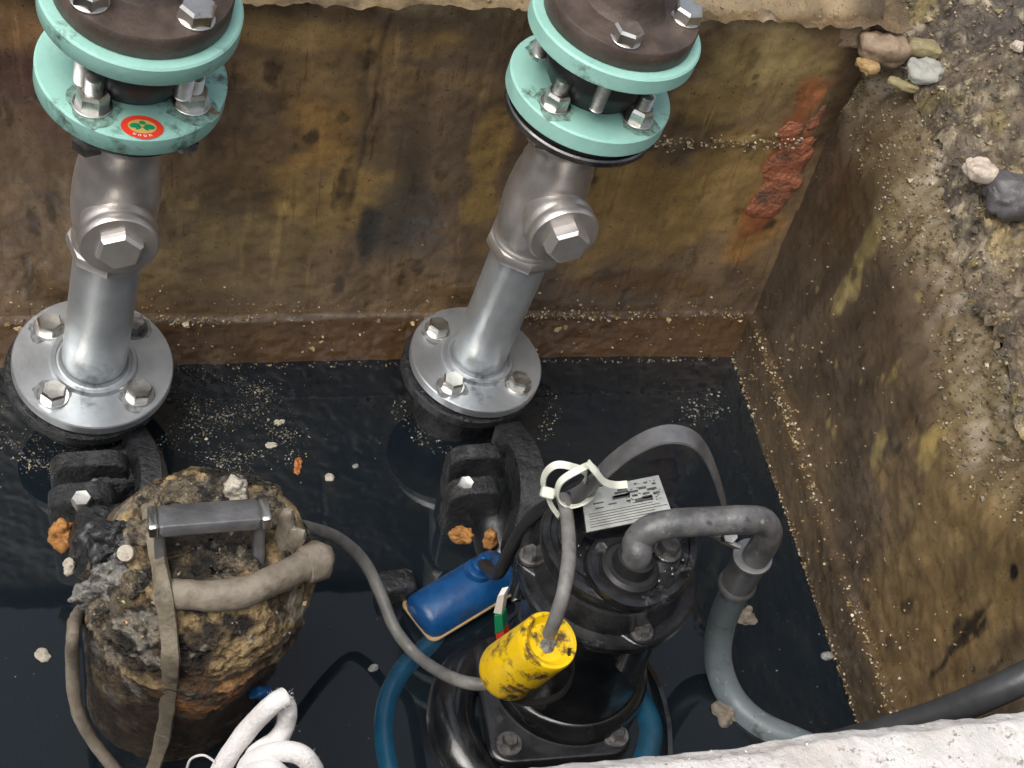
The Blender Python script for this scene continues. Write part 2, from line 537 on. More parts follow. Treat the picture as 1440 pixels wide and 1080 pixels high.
# far wall
nu, nv = 500, 230
uu = np.linspace(-1.45, .02, nu)
vv = np.linspace(-.40, WTOP+.03, nv)
U, V = [a.ravel() for a in np.meshgrid(uu, vv)]
P3 = np.stack([U, V, np.zeros_like(U)], 1)
off = .0032*fbm(P3*5, 4, 1)+.0010*fbm(P3*26, 4, 2)+.0010*fbm(P3*90, 3, 9)
ledge_line = ZL+.004*fbm(np.stack([U*8, U*0, U*0], 1), 3, 3)
off = off-.013*sstep(-.004, .006, V-ledge_line)
rr_u = sstep(-.40, -.30, U)
ridge_v = .435+.012*fbm(np.stack([U*14, U*0, U*0], 1), 3, 4)
off = off+rr_u*.004*sstep(-.006, .012, V-ridge_v)+rr_u*.0022*np.exp(-((V-ridge_v)/.010)**2)*(1+fbm(P3*50, 4, 5))
crackx = -.62-.10*(.6-V)+.008*fbm(np.stack([V*12, V*0, V*0], 1), 4, 6)
crack = np.exp(-((U-crackx)/.0035)**2)*sstep(.28, .34, V)
off = off-.0018*crack
top = sstep(WTOP-.015, WTOP+.03, V)
off = off-.02*top**1.5+top*.003*fbm(P3*30, 4, 7)
pts = B+e1*U[:, None]+n1*off[:, None]+UP*V[:, None]
c_dark, c_brown, c_ochre, c_olive, c_pale, c_orange = (lin(76, 63, 50)*1.1, lin(98, 80, 58)*1.1, lin(122, 99, 56)*1.15, lin(112, 97, 60)*1.15, lin(158, 140, 110), lin(128, 94, 50)*1.1)
f_lo = fbm(P3*np.array([4.5, 2.2, 1]), 5, 11)
f_st = fbm(P3*np.array([26, 2.4, 1]), 4, 12)
f_hi = fbm(P3*40, 4, 13)
cc = np.tile(c_brown, (len(U), 1))
cc = mixc(cc, c_dark, sstep(-.1, .45, f_lo))
BW = (B, e1, n1)
for k, (px, rx, ry, cl, w) in enumerate([
        ((380, 250), .17, .13, c_ochre, .85), ((430, 190), .10, .08, c_orange, .45), ((330, 330), .12, .07, c_olive, .6),
        ((620, 170), .13, .16, c_dark, .85), ((640, 290), .10, .14, c_dark, .7), ((120, 200), .30, .30, c_dark, .8),
        ((45, 110), .12, .1, lin(66, 46, 44), .7), ((300, 140), .12, .10, c_dark, .75), ((520, 130), .12, .07, c_dark, .5),
        ((900, 300), .10, .13, c_ochre, .8), ((690, 250), .03, .13, c_ochre, .7), ((1020, 290), .10, .12, c_ochre, .7),
        ((1060, 350), .05, .08, c_orange, .8), ((900, 410), .15, .03, lin(84, 62, 36), .8), ((1040, 110), .11, .09, c_olive, .8),
        ((1080, 70), .06, .06, lin(132, 116, 76), .6), ((990, 145), .06, .05, lin(128, 108, 66), .6), ((560, 330), .06, .08, lin(58, 54, 48), .8),
        ((515, 330), .02, .07, lin(48, 48, 46), .8), ((510, 120), .16, .03, lin(112, 92, 56), .4), ((460, 60), .25, .03, lin(128, 104, 62), .6),
        ((30, 40), .2, .05, lin(120, 92, 60), .7), ((350, 410), .2, .03, c_olive, .35)]):
    cc = mixc(cc, cl, w*blob(U, V, px, *BW, rx, ry, 20+k))
f_v2 = fbm(P3*np.array([60, 3.5, 1]), 3, 14)
cc = mixc(cc, lin(38, 34, 30), .8*blob(U, V, (1076, 322), *BW, .022, .016, 320, .8))  # dark of the hole below the brick, painted flat as colour
cc = cc*.95+.05*cc.mean(1)[:, None]
cc = 1.32*cc*(1+.20*f_st[:, None])*(1+.12*f_hi[:, None])*(1+.10*f_v2[:, None])
for k in range(60):                                  # small dark blotches
    px = (random.uniform(-20, 1090), random.uniform(70, 430))
    sz = random.uniform(.003, .010)
    cc = mixc(cc, lin(52, 44, 36), random.uniform(.25, .7)*blob(U, V, px, *BW, sz, sz*random.uniform(.8, 5), 60+k, .9))
cc = mixc(cc, lin(46, 38, 30), .5*crack)
cc = mixc(cc, lin(88, 64, 38)*(1+.2*f_hi[:, None]), .85*(1-sstep(-.006, .004, V-ledge_line)))
cc = mixc(cc, lin(52, 42, 32), .6*np.exp(-((V-ledge_line)/.006)**2))
pale = sstep(WTOP-.03, WTOP+.002, V+.010*f_hi+.014*f_lo)
pale = np.maximum(pale*(1-rr_u*.2), rr_u*.3*np.exp(-((V-ridge_v)/.014)**2)*sstep(-.2, .5, f_hi))
cc = mixc(cc, c_pale*(1+.25*f_hi[:, None]), .85*pale)
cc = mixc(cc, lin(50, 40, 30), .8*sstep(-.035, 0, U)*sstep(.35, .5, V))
for k, (px, rx, ry) in enumerate([((1133, 155), .028, .05), ((1120, 190), .03, .05), ((1105, 226), .035, .055), ((1086, 272), .032, .06), ((1070, 310), .02, .05)]):
    cc = mixc(cc, lin(148, 88, 56)*(1+.3*f_hi[:, None]), .7*blob(U, V, px, *BW, rx*.8, ry*.9, 300+k, .8))
wetm = .4*sstep(-.2, .5, f_lo)+.35
wetm = np.maximum(wetm, blob(U, V, (620, 312), *BW, .035, .05, 90))
wetm = np.maximum(wetm, .8*(1-sstep(0, .05, V)))*(1-.8*pale)
far_wall = thing('pit_wall', B, 'brown stained far concrete wall of the pit, behind the two vertical pipes', 'wall')
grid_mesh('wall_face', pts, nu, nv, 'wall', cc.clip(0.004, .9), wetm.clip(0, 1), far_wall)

def RIMZ(u):
    ks = sorted(wall_uv(x, y, B, e2, n2) for x, y in ((1262, 190), (1285, 300), (1310, 430), (1372, 590), (1425, 650)))
    ku, kz = [k[0] for k in ks], [k[1] for k in ks]
    base = np.interp(u, [-1.2]+ku+[ku[-1]+.12, 2], [kz[0]+.03]+kz+[.63, .63])
    return base+.014*fbm(np.stack([u*9, u*0+1, u*0], 1), 4, 34)
# side wall
nu, nv = 460, 240
uu = np.linspace(-.02, 1.55, nu)
vv = np.linspace(-.40, .68, nv)
U, V = [a.ravel() for a in np.meshgrid(uu, vv)]
P3 = np.stack([V, U, np.full_like(U, 4.0)], 1)
off = .0038*fbm(P3*5, 4, 31)+.0013*fbm(P3*24, 4, 32)+.001*fbm(P3*90, 3, 39)
ledge_line = ZL+.005*fbm(np.stack([U*8, U*0+3, U*0], 1), 3, 33)
off = off-.015*sstep(-.004, .006, V-ledge_line)
edge_z = RIMZ(U)
over = np.clip(V-edge_z, 0, 1)
roll = np.clip((V-(edge_z-.13))/.13, 0, 1)*sstep(-.02, .03, U)
lumps = fbm(P3*22, 5, 35)
brk = sstep(-.09, .02, V-edge_z+.10*fbm(P3*6, 5, 36))*sstep(.75, .45, U+.1*fbm(P3*6, 3, 45))
off = off+brk*(.007*lumps-.003)-over*.3-.075*roll**1.8+roll*.012*fbm(P3*11, 4, 37)+brk*(.0065*fbm(P3*45, 5, 38)+.0035*fbm(P3*130, 3, 40))
Vz = np.minimum(V, edge_z-.008)-over*3
pts = B+e2*U[:, None]+n2*off[:, None]+UP*Vz[:, None]
c_d2, c_b2, c_o2, c_m2, c_t2 = lin(74, 62, 49)*1.1, lin(92, 76, 54)*1.1, lin(112, 91, 53)*1.1, lin(130, 116, 70)*1.1, lin(116, 103, 80)*1.1
f_lo = fbm(np.stack([U*4, V*2.0, U*0], 1), 5, 41)
f_st = fbm(np.stack([U*22-V*9, V*3.0, U*0], 1), 4, 42)
f_hi = fbm(P3*40, 4, 43)
cc = np.tile(c_b2, (len(U), 1))
cc = mixc(cc, c_d2, sstep(-.4, .3, f_lo))
SW = (B, e2, n2)
for k, (px, rx, ry, cl, w) in enumerate([
        ((1160, 470), .16, .2, c_d2, .8), ((1200, 620), .18, .16, c_d2, .8), ((1320, 800), .17, .2, c_o2, .9), ((1400, 720), .14, .15, c_o2, .7),
        ((1240, 740), .05, .12, c_b2, .6), ((1280, 900), .12, .12, lin(112, 88, 48), .7), ((1195, 370), .02, .10, c_m2, .8), ((1170, 410), .015, .06, c_m2, .5),
        ((1230, 300), .02, .07, lin(120, 108, 64), .7), ((1325, 520), .02, .07, c_m2, .8), ((1340, 570), .05, .05, c_m2, .85), ((1295, 620), .02, .06, lin(150, 128, 62), .8),
        ((1390, 600), .06, .05, c_t2, .6), ((1240, 440), .04, .14, lin(84, 68, 52), .6), ((1335, 900), .008, .10, lin(34, 28, 22), .9), ((1357, 890), .005, .03, lin(34, 28, 22), .9), ((1335, 880), .014, .03, lin(40, 34, 26), .7),
        ((1408, 802), .012, .012, lin(30, 28, 26), 1), ((1270, 250), .05, .07, lin(80, 66, 46), .7), ((1200, 250), .05, .1, lin(78, 64, 42), .7)]):
    cc = mixc(cc, cl, w*blob(U, V, px, *SW, rx, ry, 120+k))
f_v2 = fbm(np.stack([U*55-V*14, V*4.0, U*0], 1), 3, 44)
cc = (cc*.82+.18*cc.mean(1)[:, None])
cc = 1.02*cc*(1+.22*f_st[:, None])*(1+.16*f_hi[:, None])*(1+.18*f_v2[:, None])
for k in range(40):
    px = (random.uniform(1100, 1420), random.uniform(300, 960))
    sz = random.uniform(.004, .012)
    cc = mixc(cc, lin(46, 40, 34) if k % 2 else lin(140, 124, 84), .7*blob(U, V, px, *SW, sz, sz*random.uniform(.8, 3), 160+k))
cc = mixc(cc, lin(72, 60, 44)*(1+.2*f_hi[:, None]), .8*(1-sstep(-.006, .004, V-ledge_line)))
cc = mixc(cc, c_t2*(1+.35*lumps[:, None])*(.75+.5*sstep(-.3, .4, f_lo))[:, None], .85*brk)
cc = mixc(cc, lin(70, 58, 42), .5*np.exp(-((V-ledge_line)/.006)**2))
wetm = .4*sstep(-.2, .5, f_lo)+.3
wetm = np.maximum(wetm, .7*(1-sstep(0, .05, V)))*(1-brk)
side_wall = thing('pit_wall', B+e2*.5, 'mud streaked side wall of the pit with a crumbling top edge, meeting the far wall at the brick', 'wall')
grid_mesh('wall_face', pts, nu, nv, 'wall', cc.clip(.004, .9), wetm.clip(0, 1), side_wall, flip=True)
cand = np.where((V < edge_z-.004) & (V > edge_z-.13) & (U < .75) & (brk > .15))[0]
rough_spots = [(pts[i], brk[i]) for i in rng.choice(cand, 2600)]
cand = np.where((V < edge_z-.02) & (V > ZL+.03) & (U < .8))[0]
rough_spots += [(pts[i], .1) for i in rng.choice(cand, 260)]

# red brick showing through the corner of the far wall
def on_far(x, y, out=0.0):
    return on_plane(x, y, B+n1*out, n1)
for k, (x, y, w, h, a) in enumerate([(1133, 155, .032, .062, .12), (1122, 190, .036, .048, .3), (1105, 226, .040, .06, .2), (1086, 272, .036, .07, .3), (1112, 178, .03, .03, .6)]):
    p = on_far(x, y, -.0195)
    fr = (p, np.stack([e1, -n1, UP], 1) @ rot(0, a, 0))
    mb = MB()
    mb.add(*superell(fr, (w*1.5, .022, h*1.35), 70, 44, .5, .0045, 60, 40+k, 6, .2))
    mb.build('brick', 'brickred', far_wall)
# remaining pit walls (outside the view or under the near rim)
def slab(mb, o, a, b, c):
    o, a, b, c = [np.array(q, float) for q in (o, a, b, c)]
    v = [o, o+a, o+a+b, o+b, o+c, o+a+c, o+a+b+c, o+b+c]
    f = [(3, 2, 1, 0), (4, 5, 6, 7), (0, 1, 5, 4), (1, 2, 6, 5), (2, 3, 7, 6), (3, 0, 4, 7)]
    mb.add(v, f)
N1, N2 = at(780, 1066, .65), at(1440, 992, .65)
er = (N2-N1)/np.linalg.norm(N2-N1)
er[2] = 0
nr = np.array([-er[1], er[0], 0])                    # from the rim into the pit
M['plainwall'] = mat('dark_pit_concrete', lin(84, 66, 46), lin(112, 90, 56), 8, (.35, .6), 0, .5, 60, c3=lin(60, 48, 36))
mb = MB()
slab(mb, N1-er*1.9-nr*.10+UP*(-1.05), er*2.75, -nr*.2, UP*.93)
near_wall = mb.build('pit_wall', 'plainwall', loc=N1-er*.5-nr*.2)
tag(near_wall, 'near concrete wall of the pit underneath the white rim', 'wall')
mb = MB()
slab(mb, B-e1*1.73-UP*.4, -e1*.2, n1*1.6, UP*1.0)
lw = mb.build('pit_wall', 'plainwall', loc=B-e1*1.7)
tag(lw, 'concrete wall closing the pit beside the sludge caked pump', 'wall')

# pit floor and water
mb = MB()
cpt = [B-e1*1.9+n1*-.1, B+e1*.15-n1*.1, B+e1*.15+n1*1.6+e2*.1, B-e1*1.9+n1*1.7]
mb.add([p-UP*.33 for p in cpt], [(0, 3, 2, 1)])
o = mb.build('pit_floor', 'floor')
o['kind'] = 'structure'
# ------------------------------------------------------------------ ground
def ground_sheet(name, org, ea, eb, la, lb, na, nb, zfun, cfun, m):
    a = la[0]+(la[1]-la[0])*np.linspace(0, 1, na)**(1.9 if name == 'ground' else 1)
    b = np.interp(np.linspace(0, 1, nb), [0, .12, .88, 1], [lb[0], -.18, .75, lb[1]]) if name == 'ground' else np.linspace(lb[0], lb[1], nb)
    Aa, Bb = [q.ravel() for q in np.meshgrid(a, b)]
    pts = org+ea*Aa[:, None]+eb*Bb[:, None]
    z, push = zfun(Aa, Bb, pts)
    pts = pts+push
    pts[:, 2] = z
    o = grid_mesh(name, pts, na, nb, m, cfun(Aa, Bb, pts).clip(.004, .9))
    o['kind'] = 'structure'
    return o
eo = -n2                                              # out of the pit, away from the side wall
def zg(a, b, p):
    q = np.stack([a, b, a*0], 1)
    lum = fbm(q*5, 5, 51)
    f1, f2, idv = cells(q*13+.3*fbm(q*20, 3, 3)[:, None], 52)
    jag = fbm(np.stack([b*9, b*0, b*0], 1), 4, 53)
    rise = .03*sstep(.06, .18, a)+.10*sstep(.12, .6, a)-.07*sstep(.062, .02, a-.008*jag)
    near = sstep(.04, .14, a)
    z = RIMZ(b)+.004+rise+(.1+.9*near)*(.026*lum+.008*(idv-.4)*sstep(.0, .18, f2-f1))+.010*fbm(q*24, 5, 54)+.0075*fbm(q*70, 4, 57)+.0035*fbm(q*170, 3, 60)
    
    return z, np.zeros_like(p)
def cg(a, b, p):
    q = np.stack([a, b, a*0], 1)
    lo, hi = fbm(q*4, 5, 55), fbm(q*34, 4, 56)
    c = np.tile(lin(104, 92, 73)*1.1, (len(a), 1))
    c = mixc(c, lin(80, 72, 64)*1.1, sstep(-.1, .5, lo))
    c = mixc(c, lin(146, 130, 92), .8*sstep(.1, .6, fbm(q*7+3, 5, 58)))
    c = mixc(c, lin(66, 62, 60), .8*sstep(.16, .4, a+.08*lo)*sstep(.75, .4, b+.1*lo))
    c = mixc(c, lin(120, 108, 60), .6*sstep(.25, .6, fbm(q*9+9, 4, 59)))
    c = mixc(c, lin(150, 140, 118), .7*sstep(.2, .5, fbm(q*60, 4, 67)))
    c = mixc(c, lin(62, 55, 48), .7*sstep(.15, .5, fbm(q*45+7, 4, 68)))
    return c*(1+.4*hi[:, None]+.3*fbm(q*150, 3, 69)[:, None])
ground_sheet('ground', B-n2*.012, eo, e2, (.052, 1.6), (-1.0, 1.5), 380, 440, zg, cg, 'ground')
# pavement behind the far wall
def zp(a, b, p):
    q = np.stack([a, b, a*0], 1)
    edge = sstep(.03, -.01, b-.004*fbm(np.stack([a*12, a*0, a*0], 1), 4, 61))
    z = WTOP+.004+.006*fbm(q*9, 4, 62)+.006*fbm(q*34, 5, 63)+.004*fbm(q*100, 4, 64)-.010*edge
    return z, np.zeros_like(p)
def cp(a, b, p):
    q = np.stack([a, b, a*0], 1)
    lo, hi = fbm(q*6, 5, 64), fbm(q*45, 4, 65)
    c = np.tile(lin(128, 111, 82), (len(a), 1))
    c = mixc(c, lin(126, 104, 70), .8*sstep(-.1, .4, lo))
    c = mixc(c, lin(172, 160, 138), .8*sstep(.25, .55, fbm(q*22+5, 5, 66))*sstep(-.5, -.2, a))
    c = mixc(c, lin(84, 70, 50), .7*sstep(.15, .5, fbm(q*30+2, 4, 70)))
    c = mixc(c, lin(96, 78, 54), .8*sstep(-.22, -.02, a+.02*hi))
    return c*(1+.28*hi[:, None])
ground_sheet('pavement', B-n1*.006, e1, -n1, (-2.2, .06), (-.012, 1.6), 420, 220, zp, cp, 'ground')
# ground beyond what the view shows, so that the pit sits in a yard
M['yard'] = mat('yard_soil', lin(104, 92, 74), lin(130, 116, 92), 6, (.6, .8), 0, .5, 30)
mb = MB()
for (o_, a_, b_) in ((B+e1*1.5-n1*9, e1*9, n1*20), (B-e1*11-n1*1.55, e1*12.9, -n1*9), (B-e1*11-n1*1.6, e1*9.1, n1*12), (B-e1*3+n1*1.9, e1*6, n1*9)):
    o_ = o_.copy()
    o_[2] = .55
    mb.add([o_, o_+a_, o_+a_+b_, o_+b_], [(0, 1, 2, 3)])
o = mb.build('yard', 'yard')
o['kind'] = 'structure'

# near rim: rough white concrete slab
nu, nv = 420, 150
a = np.linspace(-1.9, .85, nu)
tt = np.linspace(0, 1, nv)
Aa, Tt = [q.ravel() for q in np.meshgrid(a, tt)]
# profile: under edge -> up the face -> over the top -> away
prof_d = np.interp(Tt, [0, .22, .30, 1], [0, 0, .012, .75])
prof_z = np.interp(Tt, [0, .22, .30, 1], [-.125, -.012, 0, 0])
q = np.stack([Aa, prof_d, prof_z], 1)
rough_e = .0018*fbm(np.stack([Aa*14, Aa*0, Aa*0], 1), 5, 71)+.0015*fbm(q*60, 4, 72)
pts = N1+er*Aa[:, None]-nr*(prof_d+rough_e)[:, None]+UP*(prof_z+.003*fbm(q*30, 5, 73)+.004*fbm(q*8, 3, 74))[:, None]
rimthing = grid_mesh('concrete_rim', pts, nu, nv, 'rim', flip=True)
tag(rimthing, 'rough white concrete rim along the near edge of the pit', 'kerb')

# water: a closed body, darkly tinted
w_m = bpy.data.materials.new('dark_pit_water')
w_m.use_nodes = True
n, l = w_m.node_tree.nodes, w_m.node_tree.links
n.remove(n["Principled BSDF"])
tr = n.new("ShaderNodeBsdfTransparent")
tr.inputs[0].default_value = (.30, .38, .43, 1)
gl = n.new("ShaderNodeBsdfGlossy")
gl.inputs['Roughness'].default_value = .035
gl.inputs[0].default_value = (1, 1, 1, 1)
fz = n.new("ShaderNodeFresnel")
fz.inputs[0].default_value = 1.36
ms = n.new("ShaderNodeMixShader")
tc = n.new("ShaderNodeTexCoord")
wnz = n.new("ShaderNodeTexNoise")
wnz.inputs['Scale'].default_value = 9
wnz.inputs['Detail'].default_value = 4
bp = n.new("ShaderNodeBump")
bp.inputs['Strength'].default_value = .006
bp.inputs['Distance'].default_value = .01
l.new(tc.outputs['Object'], wnz.inputs['Vector'])
l.new(wnz.outputs[0], bp.inputs['Height'])
l.new(bp.outputs[0], gl.inputs['Normal'])
l.new(fz.outputs[0], ms.inputs[0])
df = n.new("ShaderNodeBsdfDiffuse")
fn = n.new("ShaderNodeTexNoise")
fn.inputs['Scale'].default_value = 5.5
fn.inputs['Detail'].default_value = 10
fn.inputs['Roughness'].default_value = .68
l.new(tc.outputs['Object'], fn.inputs['Vector'])
fr_ = n.new("ShaderNodeMapRange")
fr_.inputs['From Min'].default_value, fr_.inputs['From Max'].default_value = .56, .74
l.new(fn.outputs[0], fr_.inputs['Value'])
fm = n.new("ShaderNodeMix")
fm.data_type = 'RGBA'
l.new(fr_.outputs[0], fm.inputs[0])
fm.inputs[6].default_value = (.0085, .0138, .0190, 1)
fm.inputs[7].default_value = (.020, .023, .024, 1)
l.new(fm.outputs[2], df.inputs[0])
df.inputs[0].default_value = (.0078, .0125, .0170, 1)
mk = n.new("ShaderNodeMixShader")
mk.inputs[0].default_value = .78
l.new(tr.outputs[0], mk.inputs[1])
l.new(df.outputs[0], mk.inputs[2])
l.new(mk.outputs[0], ms.inputs[1])
l.new(gl.outputs[0], ms.inputs[2])
l.new(ms.outputs[0], n["Material Output"].inputs['Surface'])
va = n.new("ShaderNodeVolumeAbsorption")
va.inputs['Color'].default_value = (.30, .62, .72, 1)
va.inputs['Density'].default_value = 14
l.new(va.outputs[0], n["Material Output"].inputs['Volume'])
M['water'] = w_m
mb = MB()
slab(mb, cpt[0]-UP*.36, cpt[1]-cpt[0], cpt[3]-cpt[0]+e1*.05, UP*.36)
wat = mb.build('water', 'water', smooth=False)
wat['kind'] = 'structure'

# ------------------------------------------------------------------ pipe risers
def riser(base, topd, s, br, labels, lo_ang, up_ang, base_ang, sticker, ru=1.0, rp=1.0, rv=1.0, rf=1.0):
    ka = np.linalg.norm(topd)/.512/s
    up_ = .008
    fr = frame(base, topd)
    r = thing('pipe_riser', base, labels, 'pipe', 'vertical pipe risers in the pit')
    def P(name, prof, m, parent=r, n_=72, f_=None, cap=True):
        if f_ is None:
            prof = [(q[0]*(ru if q[1] > .44 else 1)*(rv if name == 'valve_body' else 1)*(rf if name == 'steel_flange' else 1), q[1]*ka) for q in prof]
        return MB().add(*lathe(f_ or fr, prof, n_, s, cap)).build(name, m, parent)
    def off(dx, dy):
        return (fr[0]+fr[1] @ np.array([dx, dy, 0])*s, fr[1])
    P('companion_flange', [(.06, -.15), (.062, -.075), (.085, -.046), (.1025, -.038), (.1025, -.025), (.100, -.022)], 'blackrough', f_=off(-.006, -.004))
    P('gasket', disc(.094, -.022, -.015, .001), 'rubber')
    P('base_flange', [(.0, -.0155)]+[(.1005, -.0155), (.1015, -.0145), (.1015, -.0016), (.1000, 0), (.052, 0)]+[(.052, 0.001)], 'galv_flange')
    P('weld_collar', [(.0555, -.002), (.0555, .003), (.0535, .0065), (.0485, .0065), (.047, .0035), (.0445, .004), (.0415, .009)], 'galv_flange', cap=False)
    P('pipe', [(.0412, -.01), (.0412*(1+rp)/2, .12), (.0412*rp, .245)], 'galv')
    # swing check valve
    vb = P('valve_body', [(.040, .232), (.0475, .234), (.049, .238), (.049, .252), (.047, .255), (.0455, .258), (.047, .268), (.0515, .285), (.0535, .31), (.0535, .335), (.0515, .36), (.0485, .376), (.0485, .382), (.0465, .388), (.045, .40), (.0445, .418), (.047, .422), (.047, .435), (.044, .44), (.044, .468)], 'cast')
    c0 = fr[0]+fr[1][:, 2]*(.315 if sticker else .332)*s*ka
    f2 = frame(c0, br)
    f2 = (f2[0], f2[1]*rv)
    MB().add(*lathe((fr[0]+fr[1][:, 2]*.231*s*ka, fr[1] @ rot(0, 0, .3)), [(.046, 0), (.053, .002), (.0545, .005), (.0545, .016), (.053, .019), (.046, .021)], 8, s*rv)).build('hex_collar', 'cast', r, angle=25)
    P('valve_branch', [(.036, 0), (.043, .03), (.0435, .052), (.0445, .053), (.0475, .056), (.0475, .063), (.0455, .066), (.0455, .069), (.0475, .072), (.0475, .080), (.045, .084), (.020, .0855)], 'cast', f_=f2)
    hx = f2[1]/rv @ rot(0, 0, rad(14))
    MB().add(*hexhead((f2[0]+f2[1][:, 2]*.0845*s*rv, hx), .051*rv, .020*rv, s, dish=False)).build('hex_cap', 'hexcast', r, angle=25)
    P('steel_flange', disc(.0985, .466, .477, .002), 'steel_dark')
    P('rubber_lip', disc(.094, .477, .4885, .002), 'rubber')
    P('union_flange', [(.046, .4885), (.1022, .4885), (.1035, .490), (.1035, .5098), (.1013, .512), (.054, .512), (.046, .507)], 'mint', cap=False)
    P('rubber_bellows', [(.050, .486), (.052, .508), (.060, .520), (.067, .535), (.068, .545), (.062, .567), (.052, .582), (.05, .59)], 'rubber')
    P('union_flange', [(.046, .5835), (.1037, .5835), (.105, .585), (.105, .6028), (.1028, .605), (.054, .605), (.046, .600)], 'mint', cap=False)
    P('top_flange', [(.0, .6055), (.0915, .6055), (.0925, .607), (.0925, .628), (.091, .630), (.050, .631), (.045, .636), (.0415, .648), (.0385, .663), (.0375, .668)], 'brown_iron')
    top = fr[0]+fr[1][:, 2]*.65*s*ka
    ax = fr[1][:, 2]
    MB().add(*tube([top, top+ax*.12, top+ax*.20+UP*.05, top+ax*.2+UP*.12-n1*.04, top+ax*.2+UP*.15-n1*.16, top+ax*.2+UP*.15-n1*1.0, top+ax*.2+UP*.15-n1*1.6], .0375*s, 28, 10)).build('supply_pipe', 'rust', r)
    def ringpt(R, ang, h):
        a_ = rad(ang)
        w = np.array([math.cos(a_), math.sin(a_), 0])
        w = w-fr[1][:, 2]*(w @ fr[1][:, 2])
        w /= np.linalg.norm(w)
        return (fr[0]+w*R*s*(ru if h > .44 else 1)+fr[1][:, 2]*h*s*ka, fr[1])
    def spun(f_):
        return (f_[0], f_[1] @ rot(0, 0, random.uniform(0, 1)))
    def stain(f_, rr_, name='grime'):
        n_ = 26
        w_ = fbm(np.stack([np.cos(np.linspace(0, 6.28, n_))*1.5+random.random()*9, np.sin(np.linspace(0, 6.28, n_))*1.5, np.zeros(n_)], 1), 3, 5)
        v_ = [(rr_*(1+.35*w_[i])*math.cos(6.2832*i/n_), rr_*(1+.35*w_[i])*math.sin(6.2832*i/n_), .0004) for i in range(n_)]
        MB().add(xf(f_, v_, s), [tuple(range(n_))]).build('grime_ring', name, r)
    for k in range(4):
        stain(ringpt(.0745, base_ang+90*k, 0), .0225)
        stain(ringpt(.0745, lo_ang+90*k, .512), .0265, 'grime_mint')
        f_ = spun(ringpt(.0745, base_ang+90*k, 0))
        mb = MB().add(*lathe(f_, disc(.0195, 0, .0028, .0006), 28, s)).add(*hexhead(f_, .029, .0145, s, base=.0028))
        b_ = mb.build('bolt', 'dirtybolt' if (sticker and k == 2) else 'zinc', r, angle=25)
        f_ = spun(ringpt(.0745, lo_ang+90*k, .512))
        MB().add(*lathe(f_, disc(.0195, 0, .003, .0006), 28, s)).add(*hexhead(f_, .028, .018, s, base=.003)).build('nut', 'zinc', r, angle=25)
        MB().add(*lathe(f_, thread(.0095, -.03, .040), 20, s)).build('stud', 'zinc', r, angle=60)
        f_ = spun(ringpt(.0745, lo_ang+90*k, .466))
        MB().add(*hexhead((f_[0], f_[1] @ rot(math.pi, 0, 0)), .029, .014, s)).build('bolt', 'zinc', r, angle=25)
        f_ = spun(ringpt(.0735, up_ang+90*k, .630))
        MB().add(*lathe(f_, disc(.018, 0, .003, .0006), 28, s)).add(*hexhead(f_, .031, .016, s, base=.003)).build('bolt', 'zinc', r, angle=25)
        MB().add(*lathe(f_, thread(.009, -.102, -.03), 20, s)).build('stud', 'zinc', r, angle=60)
    if sticker:
        p = on_plane(200, 179, fr[0]+fr[1][:, 2]*(.512*ka*s+.0006), fr[1][:, 2])
        fs = frame(p, fr[1][:, 2], e1)
        fs = (fs[0], fs[1]*np.array([.87, .64, .87]))
        def oval(cx, cy, rx, ry, h, n_=40, t=0):
            v = [(cx+rx*math.cos(a_)*math.cos(t)-ry*math.sin(a_)*math.sin(t), cy+rx*math.cos(a_)*math.sin(t)+ry*math.sin(a_)*math.cos(t), h) for a_ in np.linspace(0, 2*math.pi, n_, endpoint=False)]
            return xf(fs, v), [tuple(range(n_))]
        st = MB().add(*lathe(fs, [(.0245, 0), (.0245, .0004)], 48)).build('sticker', 'red', r)
        MB().add(*oval(0, .001, .0165, .0145, .0007)).build('sticker_field', 'gold', st)
        mb = MB()
        for (x, y, rx, ry, t) in ((-.0085, .0015, .0065, .005, .5), (.0085, .0015, .0065, .005, -.5), (0, .0085, .004, .004, 0), (-.004, -.003, .005, .0022, .9), (.004, -.003, .005, .0022, -.9)):
            mb.add(*oval(x, y, rx, ry, .001, 20, t))
        mb.build('emblem', 'green', st)
        mb = MB()
        for k in range(4):
            a_ = rad(-118+k*19)
            for (dx, dy, w, h) in ((-.0012, 0, .0009, .0042), (.0012, 0, .0009, .0042), (0, .0016 if k % 2 else -.0016, .0032, .001)):
                c_ = np.array([.0190*math.cos(a_), .0190*math.sin(a_)])
                q = rot(0, 0, a_+math.pi/2)
                v = [(c_[0]+(q @ np.array([dx+sx*w/2, dy+sy*h/2, 0]))[0], c_[1]+(q @ np.array([dx+sx*w/2, dy+sy*h/2, 0]))[1], .0013) for sx, sy in ((-1, -1), (1, -1), (1, 1), (-1, 1))]
                mb.add(xf(fs, v), [(0, 1, 2, 3)])
        mb.build('lettering', 'white', st, smooth=False)
    return r
ZB = .125
def fit(px_half, p):
    return px_half*((p-np.array([0, 0, CAM_H])) @ cF)/FOC/.1015
b2 = at(671, 503, ZB)
t2 = atY(832, 118, b2[1])-b2
riser(b2, t2, fit(95, b2), (.45, -.89, -.02), 'galvanised pipe riser without a sticker, standing behind the clean black pump', -120, -83, -110, False)
b1 = at(132, 508, ZB)
t1 = atY(187, 96, b1[1]-.045)-b1
riser(b1, t1, fit(110, b1), (.40, -.91, -.02), 'galvanised pipe riser with a round red sticker on its lower mint green flange', -104, -117, -110, True, .915, .94, .90, .86)

